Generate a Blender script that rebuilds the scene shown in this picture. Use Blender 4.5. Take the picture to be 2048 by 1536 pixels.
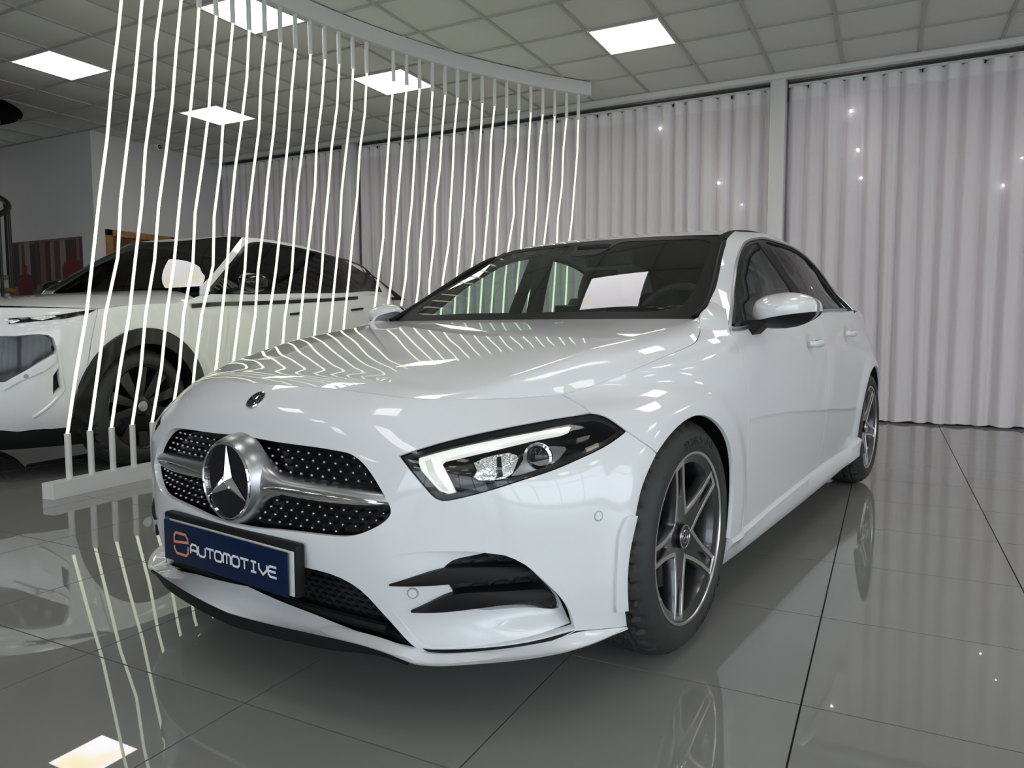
import bpy, bmesh, math, random
import numpy as np
from mathutils import Vector, Matrix
from mathutils.geometry import delaunay_2d_cdt

for o in list(bpy.data.objects): bpy.data.objects.remove(o)
SC = bpy.context.scene
COL = SC.collection
random.seed(7)

# ------------------------------------------------------------------ camera
FPX, PITCH, ROLL, CAMH, YAW = 1464.838, .07624, -.00184, .90427, -.47342
def cam_axes():
    cy, sy = math.cos(YAW), math.sin(YAW)
    f = np.array([sy, cy, 0.]); r = np.array([cy, -sy, 0.]); u = np.array([0, 0, 1.])
    cp, sp = math.cos(PITCH), math.sin(PITCH)
    f2 = f*cp - u*sp; u2 = u*cp + f*sp
    cr, sr = math.cos(ROLL), math.sin(ROLL)
    return np.array([r*cr + u2*sr, u2*cr - r*sr, f2])
CR = cam_axes(); CC = np.array([0, 0, CAMH])
cam = bpy.data.cameras.new('camera'); cam.sensor_width = 36; cam.lens = 36*FPX/2048
cam.clip_start = .05; cam.clip_end = 200
co = bpy.data.objects.new('camera', cam); COL.objects.link(co)
co.matrix_world = Matrix(((CR[0][0], CR[1][0], -CR[2][0], 0), (CR[0][1], CR[1][1], -CR[2][1], 0),
                          (CR[0][2], CR[1][2], -CR[2][2], CAMH), (0, 0, 0, 1)))
SC.camera = co

# ------------------------------------------------------------------ daylight and exposure
world = bpy.data.worlds.new('sky'); SC.world = world; world.use_nodes = True
bg = world.node_tree.nodes['Background']
bg.inputs[0].default_value = (.84, .90, 1.0, 1); bg.inputs[1].default_value = 3.6
SC.view_settings.view_transform = 'Standard'; SC.view_settings.look = 'None'
SC.view_settings.exposure = 0.15; SC.view_settings.gamma = 1.0
SC.view_settings.use_curve_mapping = False
PANEL_E, TUBE_E = 5.5, 1.5

# ------------------------------------------------------------------ pixel -> ray helpers (2048 x 1536 frame)
def ray(q): return np.array([(q[0]-1024)/FPX, -(q[1]-768)/FPX, 1.]) @ CR
def hit(q, axis, val):
    d = ray(q); return CC + d*(val-CC[axis])/d[axis]
def project(X):
    d = (np.atleast_2d(X)-CC) @ CR.T
    return np.stack([1024+FPX*d[:, 0]/d[:, 2], 768-FPX*d[:, 1]/d[:, 2]], 1)

# ------------------------------------------------------------------ materials
MATS = {}
def mat(name, col, rough=.5, metal=0., coat=0., spec=.5, emit=None, estr=0., bump=None, vary=0., vscale=8., coat_rough=.03):
    if name in MATS: return MATS[name]
    m = bpy.data.materials.new(name); m.use_nodes = True; nt = m.node_tree
    b = nt.nodes['Principled BSDF']
    b.inputs['Base Color'].default_value = (*col, 1); b.inputs['Roughness'].default_value = rough
    b.inputs['Metallic'].default_value = metal; b.inputs['Coat Weight'].default_value = coat
    b.inputs['Coat Roughness'].default_value = coat_rough; b.inputs['Specular IOR Level'].default_value = spec
    if emit: b.inputs['Emission Color'].default_value = (*emit, 1); b.inputs['Emission Strength'].default_value = estr
    if bump or vary:
        tc = nt.nodes.new('ShaderNodeTexCoord'); no = nt.nodes.new('ShaderNodeTexNoise')
        no.inputs['Scale'].default_value = bump[0] if bump else vscale; no.inputs['Detail'].default_value = 4
        nt.links.new(tc.outputs['Object'], no.inputs['Vector'])
        if bump:
            bp = nt.nodes.new('ShaderNodeBump'); bp.inputs['Strength'].default_value = bump[1]; bp.inputs['Distance'].default_value = bump[2]
            nt.links.new(no.outputs[0], bp.inputs['Height']); nt.links.new(bp.outputs[0], b.inputs['Normal'])
        if vary:
            rp = nt.nodes.new('ShaderNodeValToRGB'); e = rp.color_ramp.elements
            e[0].position = .3; e[1].position = .7
            e[0].color = (*[c*(1-vary) for c in col], 1); e[1].color = (*[min(1, c*(1+vary)) for c in col], 1)
            nt.links.new(no.outputs[0], rp.inputs[0]); nt.links.new(rp.outputs[0], b.inputs['Base Color'])
    MATS[name] = m; return m
def glass_mat(name, tint, ior=1.5, rough=0.):
    if name in MATS: return MATS[name]
    m = bpy.data.materials.new(name); m.use_nodes = True; nt = m.node_tree; nt.nodes.clear()
    out = nt.nodes.new('ShaderNodeOutputMaterial'); mx = nt.nodes.new('ShaderNodeMixShader')
    fr = nt.nodes.new('ShaderNodeFresnel'); ge = nt.nodes.new('ShaderNodeNewGeometry'); mi = nt.nodes.new('ShaderNodeMapRange')
    mi.inputs['To Min'].default_value = ior; mi.inputs['To Max'].default_value = 1/ior      # thin pane: same reflectance from both faces
    nt.links.new(ge.outputs['Backfacing'], mi.inputs[0]); nt.links.new(mi.outputs[0], fr.inputs[0])
    tr = nt.nodes.new('ShaderNodeBsdfTransparent'); tr.inputs[0].default_value = (*tint, 1)
    gl = nt.nodes.new('ShaderNodeBsdfGlossy'); gl.inputs['Roughness'].default_value = rough
    nt.links.new(fr.outputs[0], mx.inputs[0]); nt.links.new(tr.outputs[0], mx.inputs[1]); nt.links.new(gl.outputs[0], mx.inputs[2])
    nt.links.new(mx.outputs[0], out.inputs[0]); MATS[name] = m; return m
def emit_mat(name, col, strength, tint2=None):
    if name in MATS: return MATS[name]
    m = bpy.data.materials.new(name); m.use_nodes = True; nt = m.node_tree; nt.nodes.clear()
    out = nt.nodes.new('ShaderNodeOutputMaterial'); em = nt.nodes.new('ShaderNodeEmission')
    em.inputs[0].default_value = (*col, 1); em.inputs[1].default_value = strength
    if tint2:   # aged diffuser: soft warm patches in the panel itself
        tc = nt.nodes.new('ShaderNodeTexCoord'); no = nt.nodes.new('ShaderNodeTexNoise'); no.inputs['Scale'].default_value = 1.6
        oi = nt.nodes.new('ShaderNodeObjectInfo'); ad = nt.nodes.new('ShaderNodeVectorMath')
        nt.links.new(tc.outputs['Object'], ad.inputs[0]); nt.links.new(oi.outputs['Location'], ad.inputs[1])
        nt.links.new(ad.outputs[0], no.inputs['Vector'])
        rp = nt.nodes.new('ShaderNodeValToRGB'); e = rp.color_ramp.elements
        e[0].position = .5; e[1].position = .68; e[0].color = (*col, 1); e[1].color = (*tint2, 1)
        nt.links.new(no.outputs[0], rp.inputs[0]); nt.links.new(rp.outputs[0], em.inputs[0])
    nt.links.new(em.outputs[0], out.inputs[0]); MATS[name] = m; return m

# ------------------------------------------------------------------ object helpers
def tag(o, label=None, cat=None, group=None, kind=None):
    if label: o['label'] = label
    if cat: o['category'] = cat
    if group: o['group'] = group
    if kind: o['kind'] = kind
    return o
def empty(name, loc=(0, 0, 0), rz=0., parent=None):
    o = bpy.data.objects.new(name, None); COL.objects.link(o); o.location = loc; o.rotation_euler = (0, 0, rz)
    o.empty_display_size = .1
    if parent: o.parent = parent
    return o
def link(name, me, parent=None, loc=None, rot=None):
    o = bpy.data.objects.new(name, me); COL.objects.link(o)
    if parent: o.parent = parent
    if loc is not None: o.location = loc
    if rot is not None: o.rotation_euler = rot
    return o
def mesh(name, V, F, m, smooth=True, angle=None, normals=None):
    me = bpy.data.meshes.new(name); me.from_pydata([tuple(map(float, v)) for v in V], [], [tuple(map(int, f)) for f in F])
    me.materials.append(m)
    if smooth:
        me.polygons.foreach_set('use_smooth', [True]*len(me.polygons))
        if angle is not None:
            try: me.set_sharp_from_angle(angle=math.radians(angle))
            except Exception: pass
    me.update()
    if normals is not None:
        me.normals_split_custom_set_from_vertices([tuple(map(float, n)) for n in normals])
    return me
class MB:
    """collects simple solids into one mesh"""
    def __init__(s): s.V = []; s.F = []
    def add(s, V, F):
        k = len(s.V); s.V += [tuple(v) for v in V]; s.F += [tuple(i+k for i in f) for f in F]; return s
    def box(s, c, d, bev=0., rot=None):
        bm = bmesh.new(); bmesh.ops.create_cube(bm, size=1)
        bmesh.ops.scale(bm, vec=d, verts=bm.verts)
        if bev: bmesh.ops.bevel(bm, geom=list(bm.edges), offset=bev, segments=2, affect='EDGES', profile=.5)
        M = (Matrix(rot) if rot is not None else Matrix.Identity(3))
        bm.verts.index_update()
        V = [tuple(M @ v.co + Vector(c)) for v in bm.verts]; F = [tuple(v.index for v in f.verts) for f in bm.faces]; bm.free()
        return s.add(V, F)
    def tube(s, pts, r, n=8, caps=True, closed=False, flat=None):
        pts = [Vector(p) for p in pts]; k = len(pts); rr = r if hasattr(r, '__len__') else [r]*k
        V = []; F = []; up = None
        for i, p in enumerate(pts):
            a = pts[(i-1) % k] if (closed or i > 0) else p; b = pts[(i+1) % k] if (closed or i < k-1) else p
            t = (b-a).normalized()
            if up is None:
                up = Vector((0, 0, 1)) if abs(t.z) < .9 else Vector((1, 0, 0))
            x = t.cross(up).normalized(); y = x.cross(t).normalized(); up = y
            for j in range(n):
                an = 2*math.pi*j/n
                V.append(tuple(p + x*math.cos(an)*rr[i] + y*math.sin(an)*rr[i]*(flat or 1)))
        m = k if closed else k-1
        for i in range(m):
            for j in range(n):
                a = i*n+j; b = i*n+(j+1) % n; c = ((i+1) % k)*n+(j+1) % n; d = ((i+1) % k)*n+j
                F.append((a, b, c, d))
        if caps and not closed: F.append(tuple(range(n-1, -1, -1))); F.append(tuple(range((k-1)*n, k*n)))
        return s.add(V, F)
    def lathe(s, prof, n=48, axis='x', c=(0, 0, 0), closed=False):
        V = []; F = []; k = len(prof)
        for j in range(n):
            a = 2*math.pi*j/n
            for (h, r) in prof:
                p = (h, r*math.cos(a), r*math.sin(a)) if axis == 'x' else ((r*math.cos(a), r*math.sin(a), h) if axis == 'z' else (r*math.sin(a), h, r*math.cos(a)))
                V.append((p[0]+c[0], p[1]+c[1], p[2]+c[2]))
        for j in range(n):
            for i in range(k if closed else k-1):
                a = j*k+i; b = j*k+(i+1) % k; c2 = ((j+1) % n)*k+(i+1) % k; d = ((j+1) % n)*k+i
                F.append((a, b, c2, d))
        return s.add(V, F)
    def prism(s, poly, fn0, fn1):
        """closed solid between two images of one 2-D polygon"""
        n = len(poly); V = [fn0(p) for p in poly]+[fn1(p) for p in poly]
        F = [tuple(range(n-1, -1, -1)), tuple(range(n, 2*n))]+[(i, (i+1) % n, n+(i+1) % n, n+i) for i in range(n)]
        return s.add(V, F)
    def me(s, name, m, smooth=True, angle=35): return mesh(name, s.V, s.F, m, smooth, angle)
    def obj(s, name, m, parent=None, smooth=True, angle=35, loc=None, rot=None): return link(name, s.me(name, m, smooth, angle), parent, loc, rot)
def box(name, c, d, m, parent=None, bev=0.): return MB().box(c, d, bev).obj(name, m, parent)
def grid_faces(nu, nv, flip=False):
    F = []
    for i in range(nu-1):
        for j in range(nv-1):
            f = (i*nv+j, (i+1)*nv+j, (i+1)*nv+j+1, i*nv+j+1); F.append(f[::-1] if flip else f)
    return F
# ================================================================== ROOM
CEIL = 3.33; YW = 7.71
TPX, TPY = .612, .595                     # ceiling module
XG0, YG0 = -1.672, 6.385                  # one crossing of the ceiling grid
M_wall = mat('white_wall', (.66, .65, .65), .75, bump=(180, .15, .002))
M_trim = mat('white_lacquer', (.75, .75, .74), .35)
M_ceil = mat('mineral_ceiling_tile', (.72, .73, .69), .85, bump=(260, .2, .002))
M_tbar = mat('ceiling_grid_bar', (.46, .46, .44), .6)
M_dark = mat('dark_void', (.008, .008, .009), .8)
def floor_mat():
    m = mat('polished_porcelain_tile', (.25, .25, .235), .02, spec=.9)
    nt = m.node_tree; b = nt.nodes['Principled BSDF']
    tc = nt.nodes.new('ShaderNodeTexCoord'); n1 = nt.nodes.new('ShaderNodeTexNoise'); n1.inputs['Scale'].default_value = 3.; n1.inputs['Detail'].default_value = 6
    oi = nt.nodes.new('ShaderNodeObjectInfo'); va = nt.nodes.new('ShaderNodeVectorMath')
    nt.links.new(tc.outputs['Object'], va.inputs[0]); nt.links.new(oi.outputs['Location'], va.inputs[1]); nt.links.new(va.outputs[0], n1.inputs['Vector'])
    mr = nt.nodes.new('ShaderNodeMapRange'); mr.inputs['To Min'].default_value = .006; mr.inputs['To Max'].default_value = .018
    nt.links.new(n1.outputs[0], mr.inputs[0]); nt.links.new(mr.outputs[0], b.inputs['Roughness'])
    rp = nt.nodes.new('ShaderNodeValToRGB'); e = rp.color_ramp.elements; e[0].color = (.235, .235, .222, 1); e[1].color = (.265, .265, .25, 1)
    nt.links.new(n1.outputs[0], rp.inputs[0]); nt.links.new(rp.outputs[0], b.inputs['Base Color'])
    return m
M_tile = floor_mat(); M_grout = mat('dark_grout', (.03, .03, .03), .8)
X0, X1, Y0, Y1 = -13., 6., -6., 8.1
fl = box('floor', ((X0+X1)/2, (Y0+Y1)/2, -.06), (X1-X0, Y1-Y0, .1), M_grout); tag(fl, kind='structure')
# floor tiles 0.6 m, thin joints
TS = .6; FX, FY = .44332, 4.22603
tm = MB().box((0, 0, -.005), (TS-.0045, TS-.0045, .01)).me('floor_tile', M_tile, False)
i0, i1 = math.ceil((X0-FX)/TS), math.floor((X1-FX)/TS)-1
j0, j1 = math.ceil((Y0-FY)/TS), math.floor((Y1-FY)/TS)-1
cells = []
for i in range(i0, i1+1):
    for j in range(j0, j1+1):
        c = (FX+(i+.5)*TS, FY+(j+.5)*TS)
        d = CR @ (np.array([c[0], c[1], 0])-CC)
        q = project(np.array([c[0], c[1], 0.]))[0] if d[2] > .1 else (-9e3, 0)
        inview = d[2] > .3 and -260 < q[0] < 2300 and q[1] < 1900
        cells.append((0 if inview else 1, math.hypot(*c), c))
cells.sort()
far = MB()
for k, (a, b_, c) in enumerate(cells):
    if k < 300: link('tile', tm, fl, (c[0], c[1], 0))
    else: far.box((c[0], c[1], -.005), (TS-.0045, TS-.0045, .01))
tag(far.obj('tile_field', M_tile, fl, False), kind='stuff')
# walls
def wall(name, c, d, m=M_wall): return tag(box(name, c, d, m), kind='structure')
wall('wall_back', (-3.5, 8.15, CEIL/2), (19.2, .1, CEIL+.3))
wl = wall('wall_left', (-8.87, 6.95, CEIL/2), (.2, 2.28, CEIL))
wall('wall_stair', (-11.01, 5.865, CEIL/2), (4.08, .11, CEIL))
wall('wall_far_left', (-13.05, 0, CEIL/2), (.1, 12, CEIL+.2))
wall('wall_right', (6.05, 5.65, CEIL/2), (.1, 5.0, CEIL+.2))
wall('wall_right_end', (6.05, -5.45, CEIL/2), (.1, 1.1, CEIL+.2))
# street front behind the camera: solid wall to the left, glazing to the right
wall('wall_front', (-8.05, -6, CEIL/2), (9.9, .12, CEIL+.2))
fr = empty('window_1', (1.45, -6, 0)); tag(fr, kind='structure')
M_alu = mat('white_aluminium', (.6, .6, .6), .4)
m = MB(); m.box((0, 0, .1), (9.1, .12, .2)); m.box((0, 0, CEIL-.1), (9.1, .12, .2))
for k in range(6): m.box((-4.5+k*1.8, 0, CEIL/2), (.09, .12, CEIL))
m.box((0, 0, 2.45), (9.1, .08, .07))
m.obj('window_frame', M_alu, fr)
M_pane = glass_mat('clear_pane', (.94, .97, .96))
for k in range(5): link('pane', MB().box((-3.6+k*1.8, 0, 1.67), (1.70, .012, 2.95)).me('pane', M_pane, False), fr)
f2 = empty('window_2', (6.05, -.875, 0)); tag(f2, kind='structure')
m = MB(); m.box((0, 0, .1), (.1, 8.05, .2)); m.box((0, 0, CEIL-.1), (.1, 8.05, .2)); m.box((0, 0, 2.45), (.07, 8.05, .07))
for k in range(6): m.box((0, -4.0+k*1.6, CEIL/2), (.1, .08, CEIL))
m.obj('window_frame', M_alu, f2)
for k in range(5): link('pane', MB().box((0, -3.2+k*1.6, 1.67), (.012, 1.50, 2.95)).me('pane', M_pane, False), f2)
tag(box('ground_beside', (16.2, -.9, -.16), (20, 10, .1), mat('street_paving', (.3, .3, .3), .8)), kind='structure')
tag(box('ground_outside', (-3.5, -16, -.16), (60, 20, .1), mat('street_paving', (.3, .3, .3), .8)), kind='structure')
# ceiling: dark plenum slab, metal grid, tiles, lit panels
ce = box('ceiling', (-3.5, 1.05, CEIL+.32), (19.2, 14.3, .1), mat('plenum', (.2, .2, .2), .9)); tag(ce, kind='structure')
ci0, ci1 = math.ceil((X0-XG0)/TPX)-1, math.floor((X1-XG0)/TPX)
cj0, cj1 = math.ceil((-6-YG0)/TPY)-1, math.floor((YW+.28-YG0)/TPY)
gx0, gx1 = XG0+ci0*TPX, XG0+(ci1+1)*TPX; gy0, gy1 = YG0+cj0*TPY, YG0+(cj1+1)*TPY
HOLE = (-9.37, 4.20, 1.02)       # round stair opening in the ceiling
def spans(lo, hi, c, d):
    """a bar from lo to hi, broken where it would cross the round opening"""
    if abs(d) >= HOLE[2]: return [(lo, hi)]
    w = math.sqrt(HOLE[2]**2-d*d); return [(lo, c-w), (c+w, hi)]
for i in range(ci0, ci1+2):
    x = XG0+i*TPX
    for y0, y1 in spans(gy0, gy1, HOLE[1], x-HOLE[0]): link('grid_bar', MB().box((x, (y0+y1)/2, CEIL+.008), (.024, y1-y0, .03)).me('grid_bar', M_tbar, False), ce)
for j in range(cj0, cj1+2):
    y = YG0+j*TPY
    for x0, x1 in spans(gx0, gx1, HOLE[0], y-HOLE[1]): link('cross_bar', MB().box(((x0+x1)/2, y, CEIL+.009), (x1-x0, .024, .03)).me('cross_bar', M_tbar, False), ce)
ctm = MB().box((0, 0, .012), (TPX-.014, TPY-.014, .016), .003).me('ceiling_tile', M_ceil, True, 30)
M_panel = emit_mat('led_panel_diffuser', (1.0, .97, 1.0), PANEL_E, (1.0, .86, .55))
pm_d = MB().box((0, 0, 0), (TPX-.034, TPY-.034, .008)).me('diffuser', M_panel, False)
pf = MB()
for sx in (-1, 1): pf.box((sx*(TPX/2-.016), 0, 0), (.012, TPY-.02, .014)); pf.box((0, sx*(TPY/2-.016), 0), (TPX-.02, .012, .014))
pm_f = pf.me('panel_frame', M_trim, False)
ctl = []
for i in range(ci0, ci1+1):
    for j in range(cj0, cj1+1):
        c = (XG0+(i+.5)*TPX, YG0+(j+.5)*TPY)
        if c[0] < -8.8 and c[1] > 5.81: continue
        lit = (i+1) % 4 == 0 and (j+1) % 3 == 0 and j < 1 and not (c[0] < -5 and c[1] < 3)
        if lit: ctl.append((c, True)); continue
        q = project(np.array([c[0], c[1], CEIL]))[0]; d = CR @ (np.array([c[0], c[1], CEIL])-CC)
        ctl.append((c, False, 0 if (d[2] > .3 and -300 < q[0] < 2300 and q[1] > -300) else 1, math.hypot(*c)))
rest = MB(); n = 0
for it in sorted([t for t in ctl if not t[1]], key=lambda t: (t[2], t[3])):
    c = it[0]
    if math.hypot(c[0]-HOLE[0], c[1]-HOLE[1]) < HOLE[2]+.3: continue
    if n < 300: link('ceiling_tile', ctm, ce, (c[0], c[1], CEIL)); n += 1
    else: rest.box((c[0], c[1], CEIL+.012), (TPX-.014, TPY-.014, .016))
tag(rest.obj('ceiling_tile_field', M_ceil, ce), kind='stuff')
LAMPS = {(-1, -1): 'square LED ceiling panel with a yellowish patch, just before the white column', (-5, -1): 'square LED ceiling panel behind the luminous tubes, above the hatchback roof and near the curtain',
         (-5, -4): 'square LED ceiling panel partly covered by the curved white ceiling beam', (-9, -4): 'square LED ceiling panel beside the dark round stair opening', (-9, -1): 'square LED ceiling panel close to the security camera and the narrow curtain'}
for it in ctl:
    if not it[1]: continue
    c = it[0]
    if math.hypot(c[0]-HOLE[0], c[1]-HOLE[1]) < HOLE[2]+.4: continue
    o = empty('ceiling_light', (c[0], c[1], CEIL-.004)); o['category'] = 'ceiling light'
    key = (round((c[0]-XG0)/TPX-.5), round((c[1]-YG0)/TPY-.5))
    o['label'] = LAMPS.get(key, 'square white LED ceiling panel well away from the luminous tube sculpture')
    if key not in LAMPS: o['group'] = 'light panels in the ceiling grid'
    link('diffuser', pm_d, o); link('panel_frame', pm_f, o)
# solid tiles around the round stair opening, cut as one ring, and the dark shaft above it
ang = [2*math.pi*k/48 for k in range(48)]
ring = MB(); V = []; F = []
for a in ang:
    ca, sa = math.cos(a), math.sin(a); k = 1.62/max(abs(ca), abs(sa))
    V += [(HOLE[0]+HOLE[2]*ca, HOLE[1]+HOLE[2]*sa, CEIL+.003), (HOLE[0]+k*ca, HOLE[1]+k*sa, CEIL+.003), (HOLE[0]+HOLE[2]*ca, HOLE[1]+HOLE[2]*sa, CEIL+.26)]
for k in range(48):
    a, b_ = 3*k, 3*((k+1) % 48); F += [(a, b_, b_+1, a+1), (a, a+2, b_+2, b_)]
tag(link('trim_1', mesh('stair_opening_trim', V, F, M_ceil)), kind='structure')
tag(MB().lathe([(CEIL+.25, 0.001), (CEIL+.25, HOLE[2]-.004), (CEIL+.005, HOLE[2]-.004)], 48, 'z', (HOLE[0], HOLE[1], 0)).obj('trim_2', M_dark), kind='structure')
# steel/white columns and curtain pelmet along the curtain wall
COLS = [-1.02, -6.30, 4.25]
for k, x in enumerate(COLS): tag(box('trim_%d' % (3+k), (x, YW-.02, CEIL/2), (.14, .16, CEIL), M_trim, bev=.006), kind='structure')
tag(MB().box((-1.4, YW-.10, CEIL-.028), (14.9, .09, .055), .004).obj('trim_6', M_trim), kind='structure')
tag(MB().box((-1.4, YW+.17, CEIL-.10), (14.9, .02, .19)).obj('trim_7', mat('pelmet_gap_shade', (.16, .16, .16), .5)), kind='structure')  # pelmet strip, its colour darkened to paint the shaded gap above the curtains
tag(box('trim_8', (-1.4, YW+.33, CEIL/2), (14.8, .02, CEIL), mat('window_daylight_tone', (.55, .54, .56), .4)), kind='structure')  # window wall behind the curtains, pale colour stands in for daylight there
# ---------------- sheer curtains
def curtain_mat():
    m = bpy.data.materials.new('sheer_voile'); m.use_nodes = True; nt = m.node_tree; b = nt.nodes['Principled BSDF']; out = nt.nodes['Material Output']
    b.inputs['Base Color'].default_value = (.90, .845, .87, 1); b.inputs['Roughness'].default_value = .8; b.inputs['Sheen Weight'].default_value = .2
    tc = nt.nodes.new('ShaderNodeTexCoord'); mp = nt.nodes.new('ShaderNodeMapping'); mp.inputs['Scale'].default_value = (60, 60, 700)
    no = nt.nodes.new('ShaderNodeTexNoise'); no.inputs['Scale'].default_value = 1
    nt.links.new(tc.outputs['Object'], mp.inputs[0]); nt.links.new(mp.outputs[0], no.inputs['Vector'])
    bp = nt.nodes.new('ShaderNodeBump'); bp.inputs['Strength'].default_value = .12; bp.inputs['Distance'].default_value = .001
    nt.links.new(no.outputs[0], bp.inputs['Height']); nt.links.new(bp.outputs[0], b.inputs['Normal'])
    tl = nt.nodes.new('ShaderNodeBsdfTranslucent'); tl.inputs[0].default_value = (.88, .83, .85, 1)
    m1 = nt.nodes.new('ShaderNodeMixShader'); m1.inputs[0].default_value = .14
    tp = nt.nodes.new('ShaderNodeBsdfTransparent'); m2 = nt.nodes.new('ShaderNodeMixShader'); m2.inputs[0].default_value = .06
    nt.links.new(b.outputs[0], m1.inputs[1]); nt.links.new(tl.outputs[0], m1.inputs[2])
    nt.links.new(m1.outputs[0], m2.inputs[1]); nt.links.new(tp.outputs[0], m2.inputs[2]); nt.links.new(m2.outputs[0], out.inputs[0])
    return m
M_cur = curtain_mat(); M_band = mat('curtain_heading_tape', (.88, .84, .86), .7)
def curtain(x0, x1, pitch, seed, label, ztop=CEIL-.115):
    rnd = random.Random(seed); o = empty('curtain', ((x0+x1)/2, YW+.06, .015))
    n = int((x1-x0)/.011); ph = 0; xs = []; am = []; sh = []
    k0 = [rnd.uniform(.85, 1.18) for _ in range(int((x1-x0)/pitch)+8)]; k1 = [rnd.uniform(.75, 1.15) for _ in k0]; k2 = [rnd.uniform(-.03, .03) for _ in k0]
    zs = [0, .03, .3, .8, 1.4, 2.0, 2.6, 2.95, ztop-.14, ztop-.02]
    V = []; F = []; nz = len(zs)
    ph = 0.
    cxm = (x0+x1)/2
    for i in range(n+1):
        x = x0+(x1-x0)*i/n; ii = int(ph); fr_ = ph-ii
        w = k0[ii % len(k0)]*(1-fr_)+k0[(ii+1) % len(k0)]*fr_
        a = k1[ii % len(k1)]*(1-fr_)+k1[(ii+1) % len(k1)]*fr_
        dr = k2[ii % len(k2)]*(1-fr_)+k2[(ii+1) % len(k2)]*fr_
        for z in zs:
            t = z/ztop; lowf = (1-t)
            s = math.sin(2*math.pi*ph); s3 = math.sin(2*math.pi*ph*.37+seed)
            y = .045-.092*a*abs(math.sin(math.pi*ph))**.6*(1-.1*lowf) + .008*a*math.sin(4*math.pi*ph+1.1) + .016*s3*lowf
            if z > ztop-.2: y *= 1.05
            V.append((x+dr*lowf-cxm, y, z-(.0 if z > .01 else .012*abs(s3)-.012)))
        ph += (x1-x0)/n/pitch/w
    link('fabric', mesh('fabric', V, grid_faces(n+1, nz, True), M_cur), o)
    # heading tape: the doubled, pleated top edge
    V2 = []
    for i in range(n+1):
        for kz, z in enumerate((ztop-.125, ztop-.02, ztop+.004)): 
            b_ = V[i*nz+nz-2+(1 if kz else 0)]; V2.append((b_[0], b_[1]-.004, z))
    link('heading_tape', mesh('heading_tape', V2, grid_faces(n+1, 3, True), M_band), o)
    rl = MB().box((0, 0, ztop+.02), (x1-x0, .03, .025)); rl.obj('curtain_rail', M_trim, o)
    gl = MB()
    for i in range(int((x1-x0)/.12)): gl.box((x0+.06+i*.12-cxm, 0, ztop-.005), (.012, .012, .03))
    tag(gl.obj('glider', M_dark, o), kind='stuff')
    return tag(o, label, 'curtain')
curtain(-.94, 4.15, .165, 3, 'wide sheer grey voile curtain at the white column, falling to the floor')
curtain(-6.22, -1.10, .145, 5, 'evenly pleated sheer curtain behind the white hatchback, between two white columns')
curtain(-8.74, -6.38, .125, 8, 'narrow sheer curtain beside the plain grey wall, behind the parked white crossover')
# small lamps on the pale window wall, shining through the sheer cloth
for (px, py, r) in [(1320, 257, .013), (1437, 366, .011), (1484, 409, .009), (1702, 222, .014), (1716, 300, .012), (1722, 356, .009), (2006, 371, .010), (2044, 316, .008)]:
    p = hit((px, py), 1, YW+.29)
    o = empty('pin_lamp', (p[0], YW+.32, p[2])); tag(o, 'tiny white lamp shining through the sheer curtain', 'lamp', 'pin lamps behind the curtains')
    link('bulb', MB().lathe([(-r, .0002), (-r*.7, r*.7), (0, r), (r*.7, r*.7), (r, .0002)], 12, 'y', (0, -.03, 0)).me('bulb', emit_mat('pin_lamp_glow', (1, 1, 1), 110.)), o)
    MB().tube([(0, 0, 0), (0, -.02, 0)], .008, 8).obj('lamp_base', M_trim, o)
# ================================================================== LIGHT SCULPTURE: 32 wavy luminous tubes between two curved beams
M_beam = mat('white_beam_paint', (.72, .72, .70), .4)
M_tube = emit_mat('luminous_tube', (.90, .98, .70), TUBE_E)
AC = np.array([1.654, 3.42]); AR = 5.66; AST = .02375
def arc_pt(i, top=True):
    a = 2.975-(i-11)*AST; p = AC+AR*np.array([math.cos(a), math.sin(a)])
    if not top: p = p+np.array([.02-.05*max(0, (i-24)/8), -.467+.02*max(0, (i-24)/8)])
    return p
ls = empty('light_sculpture', (*arc_pt(0, False), 0)); OX, OY = arc_pt(0, False)
tag(ls, 'curved light installation of tall wavy luminous tubes between a white floor beam and ceiling beam', 'light sculpture')
def beam(top, z0, z1, w, name, i0, i1):
    V = []; F = []; ii = np.linspace(i0, i1, 61)
    for i in ii:
        p = arc_pt(i, top); a = 2.975-(i-11)*AST; nrm = np.array([math.cos(a), math.sin(a)])
        for (s, z) in ((-1, z0), (1, z0), (1, z1), (-1, z1)):
            ch = .006
            V.append((p[0]+nrm[0]*s*w/2-OX, p[1]+nrm[1]*s*w/2-OY, z))
    for k in range(60):
        for j in range(4): F.append((4*k+j, 4*k+(j+1) % 4, 4*k+4+(j+1) % 4, 4*k+4+j))
    F += [(3, 2, 1, 0), (240, 241, 242, 243)]
    link(name, mesh(name, V, [f[::-1] for f in F], M_beam, False), ls)
beam(False, 0, .085, .085, 'floor_beam', -.95, 33)
beam(True, 3.2, 3.325, .085, 'ceiling_beam', -4, 32.9)
sm = MB().tube([(0, 0, 0), (0, 0, .25)], .0165, 14).me('socket', M_beam)
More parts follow.
